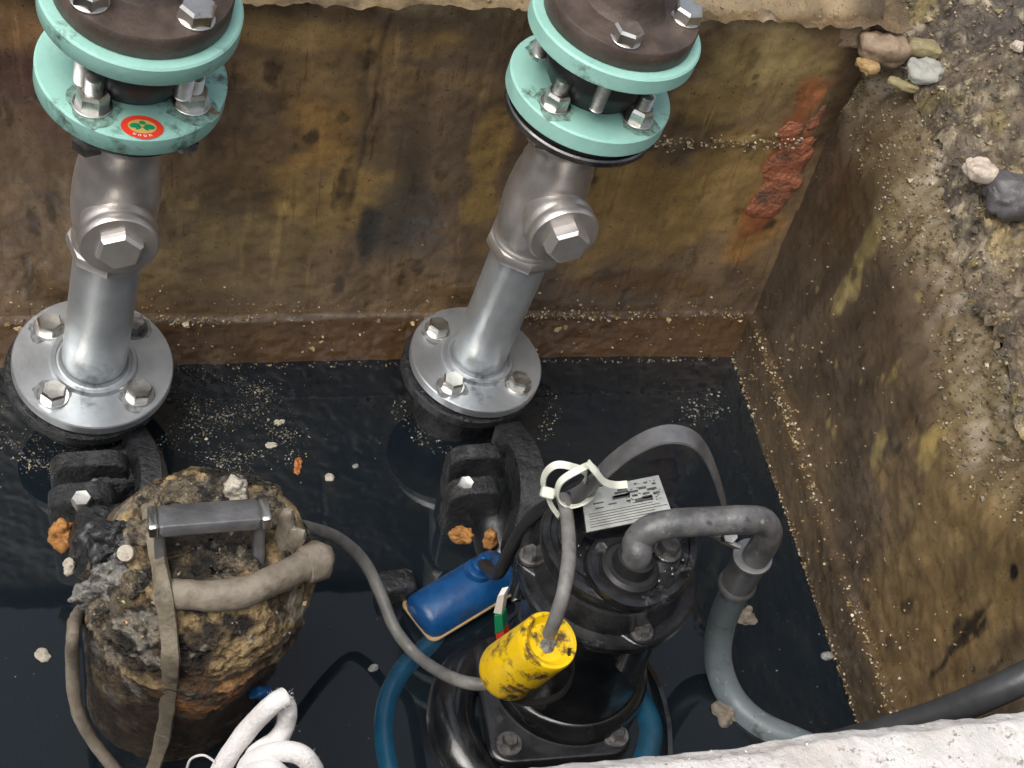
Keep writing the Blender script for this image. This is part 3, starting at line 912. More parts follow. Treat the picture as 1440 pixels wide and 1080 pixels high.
# ------------------------------------------------------------------ clean black pump
pc = np.array([.163, .985, 0])
pump = thing('submersible_pump', pc, 'clean wet black pump with arched strap handle and silver nameplate', 'pump')
fz0 = frame(pc, UP)
def PL(name, prof, m, parent, fr=fz0, n_=80, cap=True):
    return MB().add(*lathe(fr, prof, n_, 1, cap)).build(name, m, parent)
PL('motor_body', [(.098, -.25), (.098, -.03), (.094, .02), (.088, .05), (.086, .20), (.088, .24), (.088, .256)], 'deepblack', pump)
# base plate with rounded corners
def rounded_plate(fr, pts2, r, h0, h1, ch=.003, n_=7):
    P = [np.array(p, float) for p in pts2]
    m_ = len(P)
    out = []
    for i in range(m_):
        a_, b_, c_ = P[i-1], P[i], P[(i+1) % m_]
        d1 = (a_-b_)/np.linalg.norm(a_-b_)
        d2 = (c_-b_)/np.linalg.norm(c_-b_)
        h = math.acos(np.clip(d1 @ d2, -1, 1))/2
        ce = b_+(d1+d2)/np.linalg.norm(d1+d2)*r/math.sin(h)
        s_ = b_+d1*r/math.tan(h)-ce
        e_ = b_+d2*r/math.tan(h)-ce
        a0 = math.atan2(s_[1], s_[0])
        da = (math.atan2(e_[1], e_[0])-a0+math.pi) % (2*math.pi)-math.pi
        for k in range(n_):
            t = a0+da*k/(n_-1)
            out.append(ce+r*np.array([math.cos(t), math.sin(t)]))
    out = np.array(out)
    cen = out.mean(0)
    k = len(out)
    rings = []
    for (ins, h) in ((ch, h0), (0, h0+ch), (0, h1-ch), (ch*.7, h1-ch*.3), (ch*1.8, h1)):
        d = out-cen
        L = np.linalg.norm(d, axis=1)[:, None]
        rings.append(np.c_[cen+d*(1-ins/L), np.full(k, h)])
    v = np.concatenate(rings)
    f = []
    for i in range(4):
        for q in range(k):
            f.append((i*k+q, i*k+(q+1) % k, (i+1)*k+(q+1) % k, (i+1)*k+q))
    f.append(tuple(range(k-1, -1, -1)))
    f.append(tuple(4*k+q for q in range(k)))
    return xf(fr, v), f
ear1, ear2 = at(747, 779, .27)-pc, at(903, 885, .27)-pc
a1, a2 = math.atan2(ear1[1], ear1[0]), math.atan2(ear2[1], ear2[0])
a3 = (a1+a2)/2+math.pi if abs(((a1+a2)/2)) > 0 else 0
am = math.atan2(math.sin(a1)+math.sin(a2), math.cos(a1)+math.cos(a2))
a3 = am+math.pi
ears = [ear1[:2], ear2[:2], .100*np.array([math.cos(a3), math.sin(a3)])]
tri = [e_/np.linalg.norm(e_)*(np.linalg.norm(e_)+.036) for e_ in ears]
MB().add(*rounded_plate(fz0, tri, .020, .246, .264, .003)).build('ear_flange', 'cover', pump)
PL('ring_seat', disc(.1075, .246, .2625, .003), 'cover', pump)
PL('motor_cover', [(.092, .255), (.0905, .268), (.0885, .298), (.0905, .306), (.0925, .312), (.0925, .320), (.0895, .3255), (.082, .327), (.0805, .3245), (.074, .3245), (.073, .327), (.07, .327)], 'cover', pump)
for e_ in ears:
    p = pc+np.array([e_[0], e_[1], .264])
    f_ = fr_at(p, 0, 0, random.random())
    PL('ear_boss', [(.015, -.07), (.0165, -.018), (.0165, 0), (.0155, .0015)], 'black', pump, f_, 28)
    MB().add(*lathe(f_, [(.0135, .0015), (.0135, .0035)], 28)).add(*hexhead(f_, .019, .010, 1, base=.0035)).build('bolt', 'dirtybolt', pump, angle=25)
for e_ in (.55, 2.2, 3.9, 5.3):
    pass
# back raised block with nameplate
zp_ = .352
q0, q1, q2, q3 = [at(x, y, zp_) for x, y in ((825, 748), (946, 724), (926, 668), (817, 690))]
mb = MB()
cen = (q0+q1+q2+q3)/4
lowq = [cen+(q-cen)*1.02-UP*.0015 for q in (q0, q1, q2, q3)]
botq = [cen+(q-cen)*1.12-UP*.035 for q in (q0, q1, q2, q3)]
mb.add(lowq+botq, [(0, 1, 2, 3), (4, 5, 1, 0), (5, 6, 2, 1), (6, 7, 3, 2), (7, 4, 0, 3)])
mb.build('plate_seat', 'black', pump, smooth=False)
mb = MB()
mb.add([q0, q1, q2, q3]+[q-UP*.0015 for q in (q0, q1, q2, q3)], [(0, 1, 2, 3), (4, 5, 1, 0), (5, 6, 2, 1), (6, 7, 3, 2), (7, 4, 0, 3)])
npl = mb.build('nameplate', 'plate', pump, smooth=False)
def on_plate(u, v):
    return (q0*(1-u)+q1*u)*(1-v)+(q3*(1-u)+q2*u)*v+UP*.0005
mb = MB()
def bar(u0, v0, u1, v1):
    mb.add([on_plate(u0, v0), on_plate(u1, v0), on_plate(u1, v1), on_plate(u0, v1)], [(0, 1, 2, 3)])
for k in range(6):
    v = .07+k*.062
    bar(.05, v, .98-.08*(k % 3), v+.018)
for (u, v, w, h) in ((.40, .74, .17, .05), (.38, .66, .2, .055), (.70, .74, .1, .06), (.80, .68, .12, .05), (.74, .60, .08, .05), (.60, .60, .07, .05), (.86, .56, .08, .06), (.30, .52, .10, .03), (.52, .50, .05, .05), (.62, .44, .22, .10), (.88, .80, .05, .04), (.78, .86, .05, .04), (.66, .88, .04, .04), (.12, .60, .13, .03), (.14, .48, .10, .025), (.46, .88, .10, .03)):
    bar(u, v, u+w, v+h)
for (u, v, w, h) in ((.36, .62, .22, .09), (.55, .70, .14, .05), (.72, .50, .12, .07), (.44, .80, .12, .05)):
    bar(u, v, u+w, v+h)
for k in range(34):
    u, v = random.uniform(.45, .95), random.uniform(.42, .9)
    bar(u, v, u+random.uniform(.01, .03), v+.022)
mb.build('print', 'print', npl, smooth=False)
# bracket behind plate and rib details
for (x, y, z, s_) in ((742, 770, .29, .018), (905, 770, .33, .008), (790, 775, .33, .007), (842, 762, .34, .007)):
    pass
# gland
g0 = at(884, 800, .330)
fg = frame(g0-UP*.01, UP+np.array([.1, .05, 0]))
PL('gland_ring', [(.050, -.004), (.052, .004), (.050, .010), (.042, .012), (.036, .010)], 'cover', pump, fg, 48)
PL('gland_boot', [(.034, .0), (.034, .014), (.030, .018), (.024, .0185), (.023, .028), (.0215, .034), (.019, .0345)], 'rubber', pump, fg, 40)
for (x, y, af) in ((940, 771, .023), (912, 768, .012), (845, 772, .013), (800, 760, .012), (868, 722, .006), (760, 690, .0)):
    if af:
        p = at(x, y, .334)
        f_ = fr_at(p-UP*.006, 0, 0, random.random())
        MB().add(*lathe(f_, disc(af*.72, 0, .004, .001), 24)).add(*hexhead(f_, af, af*.6, 1, base=.003)).build('bolt', 'dirtybolt', pump, angle=25)
# handle: flat strap bent over the cover
hp = [(.090, 1.000, .300), (.090, 1.003, .335), atY(822, 690, 1.006), atY(860, 652, 1.012), atY(900, 624, 1.020), atY(938, 611, 1.028), atY(972, 617, 1.036), atY(994, 640, 1.044), atY(1010, 680, 1.05), atY(1020, 718, 1.05), atY(1020, 745, 1.05)]
pth = spline(hp, 10)
hdl = MB().add(*sweep(pth, [(-.0125, -.0022), (.0125, -.0022), (.0134, 0), (.0125, .0022), (-.0125, .0022), (-.0134, 0)], side=(.16, -.99, .05))).build('handle', 'handle', pump, angle=30)
hdl_path = pth
# base plate at the water line
bp4 = [at(690, 1078, .012)-pc, at(893, 1062, .012)-pc]
bl, br_ = bp4[0][:2], bp4[1][:2]
dq = (br_-bl)
pq = np.array([-dq[1], dq[0]])
MB().add(*rounded_plate(fz0, [bl, br_, br_+pq, bl+pq], .03, -.012, .013, .004)).build('base_plate', 'deepblack', pump)
PL('base_collar', [(.102, .005), (.102, .03), (.095, .040), (.088, .045)], 'black', pump)
for (x, y) in ((716, 1046), (866, 1034)):
    f_ = fr_at(at(x, y, .015), 0, 0, random.random())
    MB().add(*lathe(f_, disc(.017, -.003, .002, .001), 28)).add(*hexhead(f_, .018, .011, 1, base=.002)).build('bolt', 'dirtybolt', pump, angle=25)
# volute below water: thick curved casing
MB().add(*tube([at(728, 1150, -.05), at(664, 1088, -.015), at(634, 1020, -.008), at(650, 950, -.02), at(720, 900, -.05), at(800, 880, -.08)], .033, 22, 10)).build('volute', 'black', pump)
MB().add(*tube([at(905, 1075, -.005), at(915, 1030, -.004), at(898, 985, -.008), at(870, 950, -.02)], .017, 16, 10)).build('strainer_ring', 'navy', pump)
MB().add(*sweep(spline([at(940, 1075, .0), at(938, 1020, .006), at(925, 970, .004), at(905, 935, -.01)], 8), [(-.003, -.010), (.003, -.010), (.003, .010), (-.003, .010)])).build('strap', 'black', pump)
# water droplets on the cover
mb = MB()
M['drop'] = mat('water_bead', (.02, .021, .022), None, 30, (.04, .06), 0, 0, coat=1)
for k in range(120):
    a_, r_ = random.uniform(0, 6.28), .08*math.sqrt(random.random())
    s_ = random.uniform(.0012, .0032)
    f_ = fr_at(pc+np.array([r_*math.cos(a_), r_*math.sin(a_), .327]))
    mb.add(*lathe(f_, [(s_, 0), (s_*.85, s_*.45), (s_*.4, s_*.72), (s_*.05, s_*.78)], 8))
o = mb.build('water_beads', 'drop', pump)
o['kind'] = 'stuff'
# coloured tag strip on the pump side
for (pts_, m_) in (([(694, 862), (700, 838), (709, 836), (705, 864)], 'white'), ([(696, 892), (695, 866), (706, 866), (708, 886)], 'green'), ([(699, 905), (697, 893), (708, 887), (711, 900)], 'red')):
    v = [atY(x, y, .905) for x, y in pts_]
    MB().add([p for p in v]+[p+np.array([.003, .012, 0]) for p in v], [(0, 1, 2, 3), (4, 7, 6, 5), (0, 4, 5, 1), (1, 5, 6, 2), (2, 6, 7, 3), (3, 7, 4, 0)]).build('label_strip', m_, pump, smooth=False)

# power cable of the clean pump
pcab = [g0+UP*.005, g0+np.array([.003, .0, .03]), atY(896, 762, .955), atY(915, 744, .965), atY(950, 736, .975), atY(1000, 733, .99), atY(1045, 731, 1.0), atY(1072, 734, 1.01), atY(1080, 752, 1.015), atY(1068, 775, 1.02), atY(1050, 800, 1.03)]
low = [atY(1050, 800, 1.03), atY(1032, 835, 1.04), at(1014, 880, .10), at(1010, 930, .035), at(1028, 980, .004), at(1066, 1018, .000), at(1125, 1045, .000), at(1190, 1075, -.006)]
th = thing('power_cable', g0, 'thick grey power cable arching from the clean black pump through a steel sleeve', 'cable')
MB().add(*tube(pcab, .0165, 20, 10)).build('cable_sheath', 'cable', th)
MB().add(*tube(low, .0185, 20, 10)).build('lower_sheath', 'bluecable', th)
sl0, sl1 = atY(1058, 783, 1.024), atY(1036, 822, 1.034)
fs_ = frame(sl0, sl1-sl0)
Ls = np.linalg.norm(sl1-sl0)
MB().add(*lathe(fs_, [(.018, -.003), (.0235, -.002), (.024, .001), (.0235, .003), (.021, .005), (.0208, Ls*.88), (.0232, Ls*.92), (.0238, Ls), (.0228, Ls+.003), (.018, Ls+.002)], 40)).build('sleeve', 'sleeve', th)
# small shackle beside the sleeve
mb = MB()
mb.add(*tube([atY(992, 742, 1.02), atY(1003, 752, 1.02), atY(1018, 760, 1.02), atY(1040, 770, 1.02)], .004, 10, 6))
mb.add(*hexhead(frame(atY(1022, 752, 1.02), (.2, -.6, .8)), .018, .012)).build('clamp_screw', 'zinc', th, angle=25)

def boxfr(c, R, sx, sy, sz, ch=.004):
    pl = [(-sx/2, -sy/2), (sx/2, -sy/2), (sx/2, sy/2), (-sx/2, sy/2)]
    return rounded_plate((np.array(c), R), pl, min(ch, sx*.3, sy*.3), -sz/2, sz/2, min(.0025, sz*.3), 5)
# ------------------------------------------------------------------ discharge elbows between pumps and risers
def lumpy(name, m, parent, items, res=(40, 26)):
    mb = MB()
    for k, (p, size, c, e_, amp, fq) in enumerate(items):
        mb.add(*superell(fr_at(p, 0, 0, c), size, res[0], res[1], e_, amp, fq, 11+k, 5, .5))
    return mb.build(name, m, parent, angle=70)
ang = math.atan2(e1[1], e1[0])
el = thing('discharge_elbow', at(680, 720, 0), 'black bolted discharge elbow beside the blue float, behind the clean pump', 'pipe fitting')
def flange_plate(c, a_, w, h, t):
    ex = np.array([math.cos(ang+a_), math.sin(ang+a_), 0])
    return boxfr(c, np.stack([ex, UP, np.cross(ex, UP)], 1), w, h, t, .024)
MB().add(*flange_plate(at(660, 716, .035), .06, .078, .115, .030)).build('elbow_flange', 'blackrough', el, angle=35)
MB().add(*flange_plate(at(664, 668, .035), .06, .084, .115, .026)).build('elbow_flange', 'blackrough', el, angle=35)
MB().add(*sweep(spline([at(712, 632, .045), at(736, 668, .065), at(742, 710, .06), at(728, 760, .02), at(715, 800, -.03)], 10), [(-.014, -.045), (.012, -.045), (.022, -.01), (.024, .02), (.018, .045), (-.018, .045), (-.024, .02), (-.022, -.01)])).build('elbow_rib', 'blackrough', el, angle=50)
MB().add(*tube([at(676, 640, -.04), at(695, 690, .002), at(700, 760, -.005), at(730, 850, -.03)], .038, 24, 8, wob=.1)).build('elbow_pipe', 'black', el)
for (x, y, z) in ((654, 681, .088), (744, 677, .09)):
    f_ = fr_at(at(x, y, z)-UP*.006, .25, 0, .4)
    MB().add(*hexhead(f_, .020, .016)).build('bolt', 'zinc', el, angle=25)
lumpy('guide_bracket', 'blackrough', el, [(at(556, 828, .012), (.05, .04, .05), .5, .45, .003, 40)], (30, 20))
M['rustlump'] = mat('orange_rust_crust', (.33, .13, .03), (.5, .25, .07), 60, (.5, .7), 0, .9, 140, c3=(.12, .07, .03), bdist=.006)
lumpy('rust_crust', 'rustlump', el, [(at(650, 753, .055), (.034, .018, .018), 0, .8, .006, 70), ], (26, 16))
lumpy('rust_crust', 'rustlump', el, [(at(690, 757, .045), (.016, .016, .028), 0, .8, .005, 70)], (26, 16))
lumpy('rust_crust', 'rustlump', el, [(at(749, 657, .085), (.024, .014, .012), 0, .8, .006, 80)], (26, 16))

el = thing('discharge_elbow', at(150, 720, 0), 'crusted black discharge elbow with orange rust lump behind the sludge caked pump', 'pipe fitting')
MB().add(*flange_plate(at(118, 728, .04), .05, .085, .12, .030)).build('elbow_flange', 'blackrough', el, angle=35)
MB().add(*flange_plate(at(128, 680, .035), .05, .10, .115, .026)).build('elbow_flange', 'blackrough', el, angle=35)
MB().add(*sweep(spline([at(196, 640, .03), at(212, 672, .06), at(214, 710, .06), at(205, 760, .04)], 10), [(-.014, -.04), (.012, -.04), (.022, -.01), (.022, .02), (.012, .04), (-.014, .04), (-.022, .02), (-.022, -.01)])).build('elbow_rib', 'blackrough', el, angle=50)
lumpy('elbow_body', 'blackrough', el, [(at(160, 672, .03), (.10, .07, .07), ang+.3, .7, .006, 60)])
lumpy('elbow_foot', 'blackrough', el, [(at(150, 770, .09), (.09, .07, .12), ang, .6, .009, 30)])
f_ = fr_at(at(115, 702, .100)-UP*.010, .1, 0, .4)
MB().add(*hexhead(f_, .023, .016)).build('bolt', 'zinc', el, angle=25)
lumpy('rust_crust', 'rustlump', el, [(at(88, 752, .10), (.030, .022, .036), 0, .8, .008, 70)], (30, 20))
M['paleg'] = mat('grey_crust', (.10, .10, .095), (.34, .32, .28), 120, (.3, .6), 0, 1.0, 180, c3=(.03, .03, .03), spot=(.5, .6), bdist=.006)
M['crustmix'] = mat('mixed_crust', (.075, .058, .038), (.27, .22, .145), 75, (.25, .6), 0, 1.0, 190, c3=(.020, .018, .017), spot=(.47, .56), bdist=.008, specks=((260, 1, 1, 1, .60, .66, (.42, .37, .28)), (170, 1, 1, 1, .60, .66, (.03, .027, .024))))
M['palelump'] = mat('pale_crust', (.42, .38, .30), (.55, .5, .42), 60, (.5, .7), 0, .9, 140, bdist=.006)
lumpy('pale_crust', 'palelump', el, [(at(99, 797, .09), (.018, .014, .018), 0, .8, .006, 90)], (24, 16))

# ------------------------------------------------------------------ sludge caked pump
LT, LS = .355, .05                                   # height of the caked head, sideways lean of the body
ltop = at(298, 752, LT)
lc = np.array([ltop[0]-LS, ltop[1], 0])
PS = [0, .05, .25, .55, .70, .80, .90, 1.0]
PR = [.093, .098, .108, .120, .124, .107, .080, .002]
PZ = [0, .04, .30, .70, .84, .935, 1.0, .975]
ZLO = -.03
def pump_r(z):
    return np.interp((z-ZLO)/(LT-ZLO), PZ[:7]+[1.02], PR[:7]+[0])
def on_pump(x, y, gap=.0):
    d = ray(x, y)
    d = d/np.linalg.norm(d)
    o_ = np.array([0, 0, CAM_H])
    for t in np.arange(.9, 2.4, .002):
        p = o_+d*t
        if p[2] < LT+.002 and np.hypot(p[0]-lc[0]-LS*p[2]/LT, p[1]-lc[1]) < pump_r(p[2]):
            return p-d*gap
        if p[2] < .004:
            return p-d*gap
    return p
lp = thing('submersible_pump', lc, 'old pump caked in tan and black sludge, with a flat bar handle', 'pump')
fl = frame(lc, np.array([LS, 0, LT]))
MB().add(*lathe(fl, [(.088, -.25), (.088, .2)], 72)).build('motor_body', 'muddyblack', lp)
PL('volute', [(.13, -.2), (.20, -.16), (.225, -.10), (.215, -.06), (.17, -.04), (.10, -.03)], 'navy', lp, frame(lc+np.array([-.03, -.0, -.02]), UP), 64, False)
nu, nv = 460, 300
th_ = np.linspace(0, 2*math.pi, nu)
tv = np.linspace(0, 1, nv)
T, S = [q.ravel() for q in np.meshgrid(th_, tv)]
rr0, zz0 = np.interp(S, PS, PR), np.interp(S, PS, PZ)
zz = ZLO+(LT-ZLO)*zz0
q = np.stack([rr0*np.cos(T), rr0*np.sin(T), zz], 1)
n_lo, n_hi, n_fi = fbm(q*14, 4, 201), fbm(q*60, 4, 202), fbm(q*170, 3, 210)
f1, f2, idv = cells(q*80+.5*fbm(q*40, 3, 7)[:, None], 203)
ch = sstep(.0, .22, f2-f1)
a0 = rad(-70)
def spot_(a_, z_, ra, rz):
    dd = (T-a_+math.pi) % (2*math.pi)-math.pi
    return np.exp(-(dd/ra)**2-((zz-z_)/rz)**2)
lump_o = spot_(rad(-62), .205, .34, .048)                # orange cake on the front
band = spot_(rad(-70), .27, 1.3, .055)                   # crusted shoulder
cm = np.clip(lump_o*1.3+.55*band*sstep(.0, .4, fbm(q*18+9, 3, 212)), 0, 1)
topn = sstep(.72, .9, S)
rim = np.exp(-((S-.86)/.05)**2)
outw = np.stack([np.cos(T), np.sin(T), np.zeros_like(T)], 1)
nrm = outw*(1-topn[:, None])+UP*topn[:, None]
low = sstep(.21, .12, zz+.03*n_lo)*(1-lump_o)
smear = sstep(-.2, .25, fbm(q*9+21, 3, 219))
amp = (.0055*n_lo+.007*fbm(q*8+5, 3, 220)+(.0042*n_hi+.0024*n_fi)*(.35+.65*smear))*(1-.75*low)+.0065*np.exp(-((zz-.235+.02*np.cos(T-1.2))/.007)**2)+cm*.0042*(idv-.3)*ch+.010*lump_o+.009*rim*np.maximum(0, fbm(q*26, 4, 215))+.004*band
q2 = q+nrm*amp[:, None]
q2[:, 0] += LS*q2[:, 2]/LT
c_tan, c_blk, c_or, c_gry, c_brn = lin(154, 134, 98), lin(34, 32, 31), lin(186, 126, 70), lin(134, 130, 122), lin(82, 68, 51)
pat = fbm(q*20+3, 5, 206)
cc = np.tile(c_brn, (len(T), 1))
cc = mixc(cc, c_tan, sstep(.08, .40, n_lo+.6*n_hi)*(.35+.6*np.clip(band+lump_o+rim, 0, 1)))
cc = mixc(cc, c_blk, .94*sstep(-.18, .12, pat)*(1-.7*lump_o))
cc = mixc(cc, c_gry, .8*sstep(.22, .45, fbm(q*38+5, 4, 208)))
cc = mixc(cc, lin(150, 142, 126), .8*spot_(rad(-150), .27, .5, .05)*sstep(-.1, .3, n_hi))
cc = mixc(cc, c_tan, .55*np.exp(-((zz-.235+.02*np.cos(T-1.2))/.008)**2)*sstep(-.3, .2, n_hi))
cc = mixc(cc, c_or, .85*np.clip(lump_o*1.6*sstep(-.5, .2, n_hi), 0, 1))
cc = mixc(cc, c_tan*1.05, .7*rim*sstep(-.1, .3, n_hi))
cc = mixc(cc, lin(40, 33, 27), .85*(1-ch)*cm)
cc = mixc(cc, lin(56, 50, 45), .85*sstep(.93, .97, S)*sstep(.3, -.2, fbm(q*26+1, 5, 213)))
streak = fbm(np.stack([T*9, T*0, zz*5], 1), 4, 216)
cc = mixc(cc, lin(54, 43, 32)*(1+.4*streak[:, None]), .85*low)
cc = cc*(1+.34*n_hi[:, None]+.34*n_fi[:, None])
wet_ = np.maximum(sstep(.0, .3, pat)*.8, low*.9)
sc = grid_mesh('sludge_crust', q2+lc, nu, nv, 'sludge', cc.clip(.004, .9), wet_.clip(0, 1), lp)
# ears and blunt shoulder lumps
lumpy('sludge_shoulder', 'blackrough', lp, [(on_pump(165, 765, -.01), (.06, .05, .045), .3, .9, .010, 50)], (60, 40))
lumpy('sludge_collar', 'paleg', lp, [(on_pump(140, 838, .0), (.045, .03, .045), .3, .9, .008, 70)], (60, 40))
mb = MB()
for k in range(110):
    x, y = (random.uniform(130, 440), random.uniform(790, 900)) if k % 3 else (random.uniform(210, 400), random.uniform(690, 780))
    s_ = random.uniform(.001, .0032)
    cl = [c_tan*1.3, c_brn, c_gry, c_blk*1.3, lin(190, 168, 120), c_or][random.choices(range(6), [2, 4, 3, 2, .6, .2])[0]]
    v, f = pebble(on_pump(x, y, .003), s_, .8)
    mb.add(v, f, cl*random.uniform(.7, 1.15))
o = mb.build('sludge_crumbs', 'chunk', lp, smooth=False)
o['kind'] = 'stuff'
for k, (x, y, s_, m_) in enumerate([(215, 705, .026, 'crustmix'), (250, 692, .022, 'crustmix'), (300, 688, .022, 'crustmix'), (378, 704, .024, 'crustmix'), (395, 725, .024, 'crustmix'), (200, 745, .026, 'crustmix'), (160, 800, .030, 'paleg'), (135, 800, .026, 'crustmix'), (188, 822, .024, 'crustmix'), (420, 770, .022, 'crustmix'), (150, 862, .026, 'crustmix')]):
    lumpy('crust_lump', m_, lp, [(on_pump(x, y, .003), (s_*1.3, s_, s_*.8), k*.7, .9, s_*.24, 70)], (60, 40))
# torn pale splinters at the rim
def splinter(p, d, L, w, m_, seed):
    d = np.array(d, float)/np.linalg.norm(d)
    return superell(frame(p, d), (w, w*.5, L), 16, 12, .6, w*.22, 90, seed, 4, .6)
MB().add(*splinter(on_pump(404, 752, .012), (-.1, .25, 1), .07, .022, 0, 5)).add(*splinter(on_pump(412, 765, .010), (.15, .1, 1), .06, .02, 0, 6)).build('torn_flake', 'mudcable', lp, angle=50)
lumpy('pale_crust', 'palelump', lp, [(on_pump(332, 692, .004), (.026, .02, .032), .3, .8, .007, 70)], (30, 20))
lumpy('tan_crust', 'crustmix', lp, [(on_pump(270, 700, .0), (.085, .03, .022), ang, .8, .008, 55)], (60, 30))
lumpy('tan_crust', 'crustmix', lp, [(on_pump(330, 785, -.004), (.07, .03, .012), ang, .8, .009, 60)], (60, 30))
f_ = fr_at(on_pump(177, 778, .014), .5, -.3, .4)
MB().add(*lathe(f_, [(.0085, -.01), (.009, 0), (.0085, .003), (.006, .0042)], 28)).build('bolt', 'palelump', lp)
# bar handle
h0, h1 = at(222, 733, .415), at(366, 722, .415)
hx_ = (h1-h0)/np.linalg.norm(h1-h0)
hy_ = np.cross(UP, hx_)
tl = rad(-16)
Rh = np.stack([hx_, hy_, UP], 1) @ rot(tl, 0, 0)
hc = (h0+h1)/2
Lh = np.linalg.norm(h1-h0)
grip = MB().add(*boxfr(hc, Rh, Lh, .036, .014, .005)).build('handle', 'handle', lp, angle=30)
for s_ in (-1, 1):
    c_ = hc+hx_*s_*(Lh/2+.005)
    MB().add(*boxfr(c_, Rh, .010, .037, .016, .004)).build('end_cap', 'zinc', grip, angle=30)
    MB().add(*boxfr(c_-hx_*s_*.006-UP*.048, Rh, .012, .030, .085, .004)).build('handle_leg', 'handle', grip, angle=30)

# muddy power cable lying across it
mc = [on_pump(232, 838, -.004), on_pump(262, 836, .010), on_pump(300, 838, .013), on_pump(345, 832, .013), on_pump(385, 816, .013), on_pump(418, 800, .016), on_pump(432, 793, .02)]
th = thing('power_cable', mc[0], 'short thick mud coated cable across the sludge caked pump, ending in a crusted plug', 'cable')
MB().add(*tube(mc, .0165, 22, 10, wob=.08)).build('cable_sheath', 'mudcable', th)
pl0 = mc[5]
pl0 = at(428, 795, mc[6][2])
pl1 = at(462, 784, mc[6][2]-.004)
mc[6] = pl0+(pl1-pl0)*.3
fp_ = frame(pl0, pl1-pl0)
lp_ = np.linalg.norm(pl1-pl0)
v, f = lathe(fp_, [(.012, -.004), (.0205, 0), (.0215, lp_*.5), (.021, lp_*.75), (.015, lp_), (.004, lp_+.004)], 40)
v = v+(.0018*fbm(v*90, 4, 3))[:, None]*(v-pl0)/.02
MB().add(v, f).build('plug', 'mudcable', th, angle=60)

# cords hanging down the caked pump
c1_ = [on_pump(208, 690, .012), on_pump(213, 735, .012), on_pump(222, 780, .008), on_pump(230, 830, .022), on_pump(237, 880, .014), on_pump(240, 930, .016), on_pump(237, 985, .018), on_pump(228, 1040, .018), on_pump(214, 1085, .018)]
o = MB().add(*sweep(spline(c1_, 10), [(-.0085, -.003), (0, -.0048), (.0085, -.003), (.0085, .003), (0, .0048), (-.0085, .003)], radii=1+.14*fbm(spline(c1_, 10)*60, 3, 2), up=np.array([0, -.75, .66]))).build('cord', 'mudstrap', loc=c1_[-1], angle=60)
tag(o, 'flat muddy cord running straight down the front of the sludge caked pump from its handle', 'cord')
c2_ = [on_pump(118, 850, .010), at(104, 880, .225), at(102, 940, .16), at(108, 995, .11), at(126, 1035, .07), at(156, 1075, .035), at(185, 1110, .0)]
o = MB().add(*tube(c2_, .0075, 12, 10, wob=.15)).build('cord', 'mudcable', loc=c2_[-1])
tag(o, 'thin muddy cord bowing outward beside the sludge caked pump into the water', 'cord')
hp_ = [at(92, 900, -.04), at(78, 945, -.026), at(60, 1000, -.019), at(48, 1050, -.018), at(44, 1110, -.02)]
o = MB().add(*tube(hp_, .017, 16, 8, wob=.1)).build('hose', 'mudcable', loc=hp_[-1])
tag(o, 'brown muddy hose lying just under the water beside the caked pump', 'hose')
hp_ = [at(190, 880, -.045), at(110, 935, -.028), at(50, 985, -.03), at(12, 1050, -.028), at(-10, 1110, -.026)]
o = MB().add(*tube(hp_, .020, 16, 8)).build('hose', 'navy', loc=hp_[-1])
tag(o, 'dark blue curved hose under the water in the corner beside the muddy hose', 'hose')

# ------------------------------------------------------------------ float switch, counterweight, thin cables, ties
p0, p1 = at(598, 868, .010), at(702, 806, .024)
fx = p1-p0
Lf = np.linalg.norm(fx)
fl_ = (0.5*(p0+p1), np.stack([fx/Lf, np.cross(np.array([-.3, -.2, 1])/np.linalg.norm([-.3, -.2, 1]), fx/Lf), np.zeros(3)], 1))
zz_ = np.cross(fl_[1][:, 0], fl_[1][:, 1])
R_ = fl_[1].copy()
R_[:, 1] /= np.linalg.norm(R_[:, 1])
R_[:, 2] = zz_/np.linalg.norm(zz_)
ff = (fl_[0], R_)
fs_t = thing('float_switch', ff[0], 'blue plastic float switch with a tan seam, floating beside the yellow weight', 'float switch')
prof = []
Lx, Wy, Hz = Lf+.03, .074, .052
rf_ = .0365
v, f = lathe((np.zeros(3), np.eye(3)), [(.006, 0), (.022, .0012), (.031, .005), (.0352, .011), (rf_, .018), (rf_, Lx-.018), (.0352, Lx-.011), (.031, Lx-.005), (.022, Lx-.0012), (.006, Lx)], 56)
v = np.stack([v[:, 2]-Lx/2, v[:, 0], v[:, 1]*.86], 1)
MB().add(xf(ff, v), f).build('float_shell', 'blue', fs_t, angle=60)
MB().add(*rounded_plate(ff, [(-Lx/2-.001, -rf_-.0025), (Lx/2+.001, -rf_-.0025), (Lx/2+.001, rf_+.0025), (-Lx/2-.001, rf_+.0025)], .012, -.0016, .0016, .0006)).build('seam', 'seam', fs_t)
gp = ff[0]+R_[:, 0]*.028+R_[:, 2]*.026+R_[:, 1]*.004
PL('grommet', [(.020, 0), (.0195, .006), (.017, .008), (.0135, .0085), (.013, .013), (.010, .015), (.0085, .028), (.007, .03)], 'blue', fs_t, frame(gp, R_[:, 2]+R_[:, 0]*.5), 36)
gc = [gp+(R_[:, 2]+R_[:, 0]*.5)*.015, atY(700, 806, 1.03), atY(722, 765, 1.03), atY(748, 728, 1.02), atY(782, 706, 1.01), atY(808, 700, 1.01)]
o = MB().add(*tube(gc, .0085, 12, 10)).build('float_cable', 'rubber', loc=gc[0])
tag(o, 'black cable curving up from the blue float switch to the pump handle', 'cable')
bh = [at(640, 862, -.02), at(606, 905, -.004), at(568, 940, -.001), at(545, 985, -.003), at(540, 1035, -.004), at(548, 1090, -.005), at(560, 1130, -.008)]
o = MB().add(*tube(bh, .0135, 16, 10)).build('hose', 'navy', loc=bh[0])
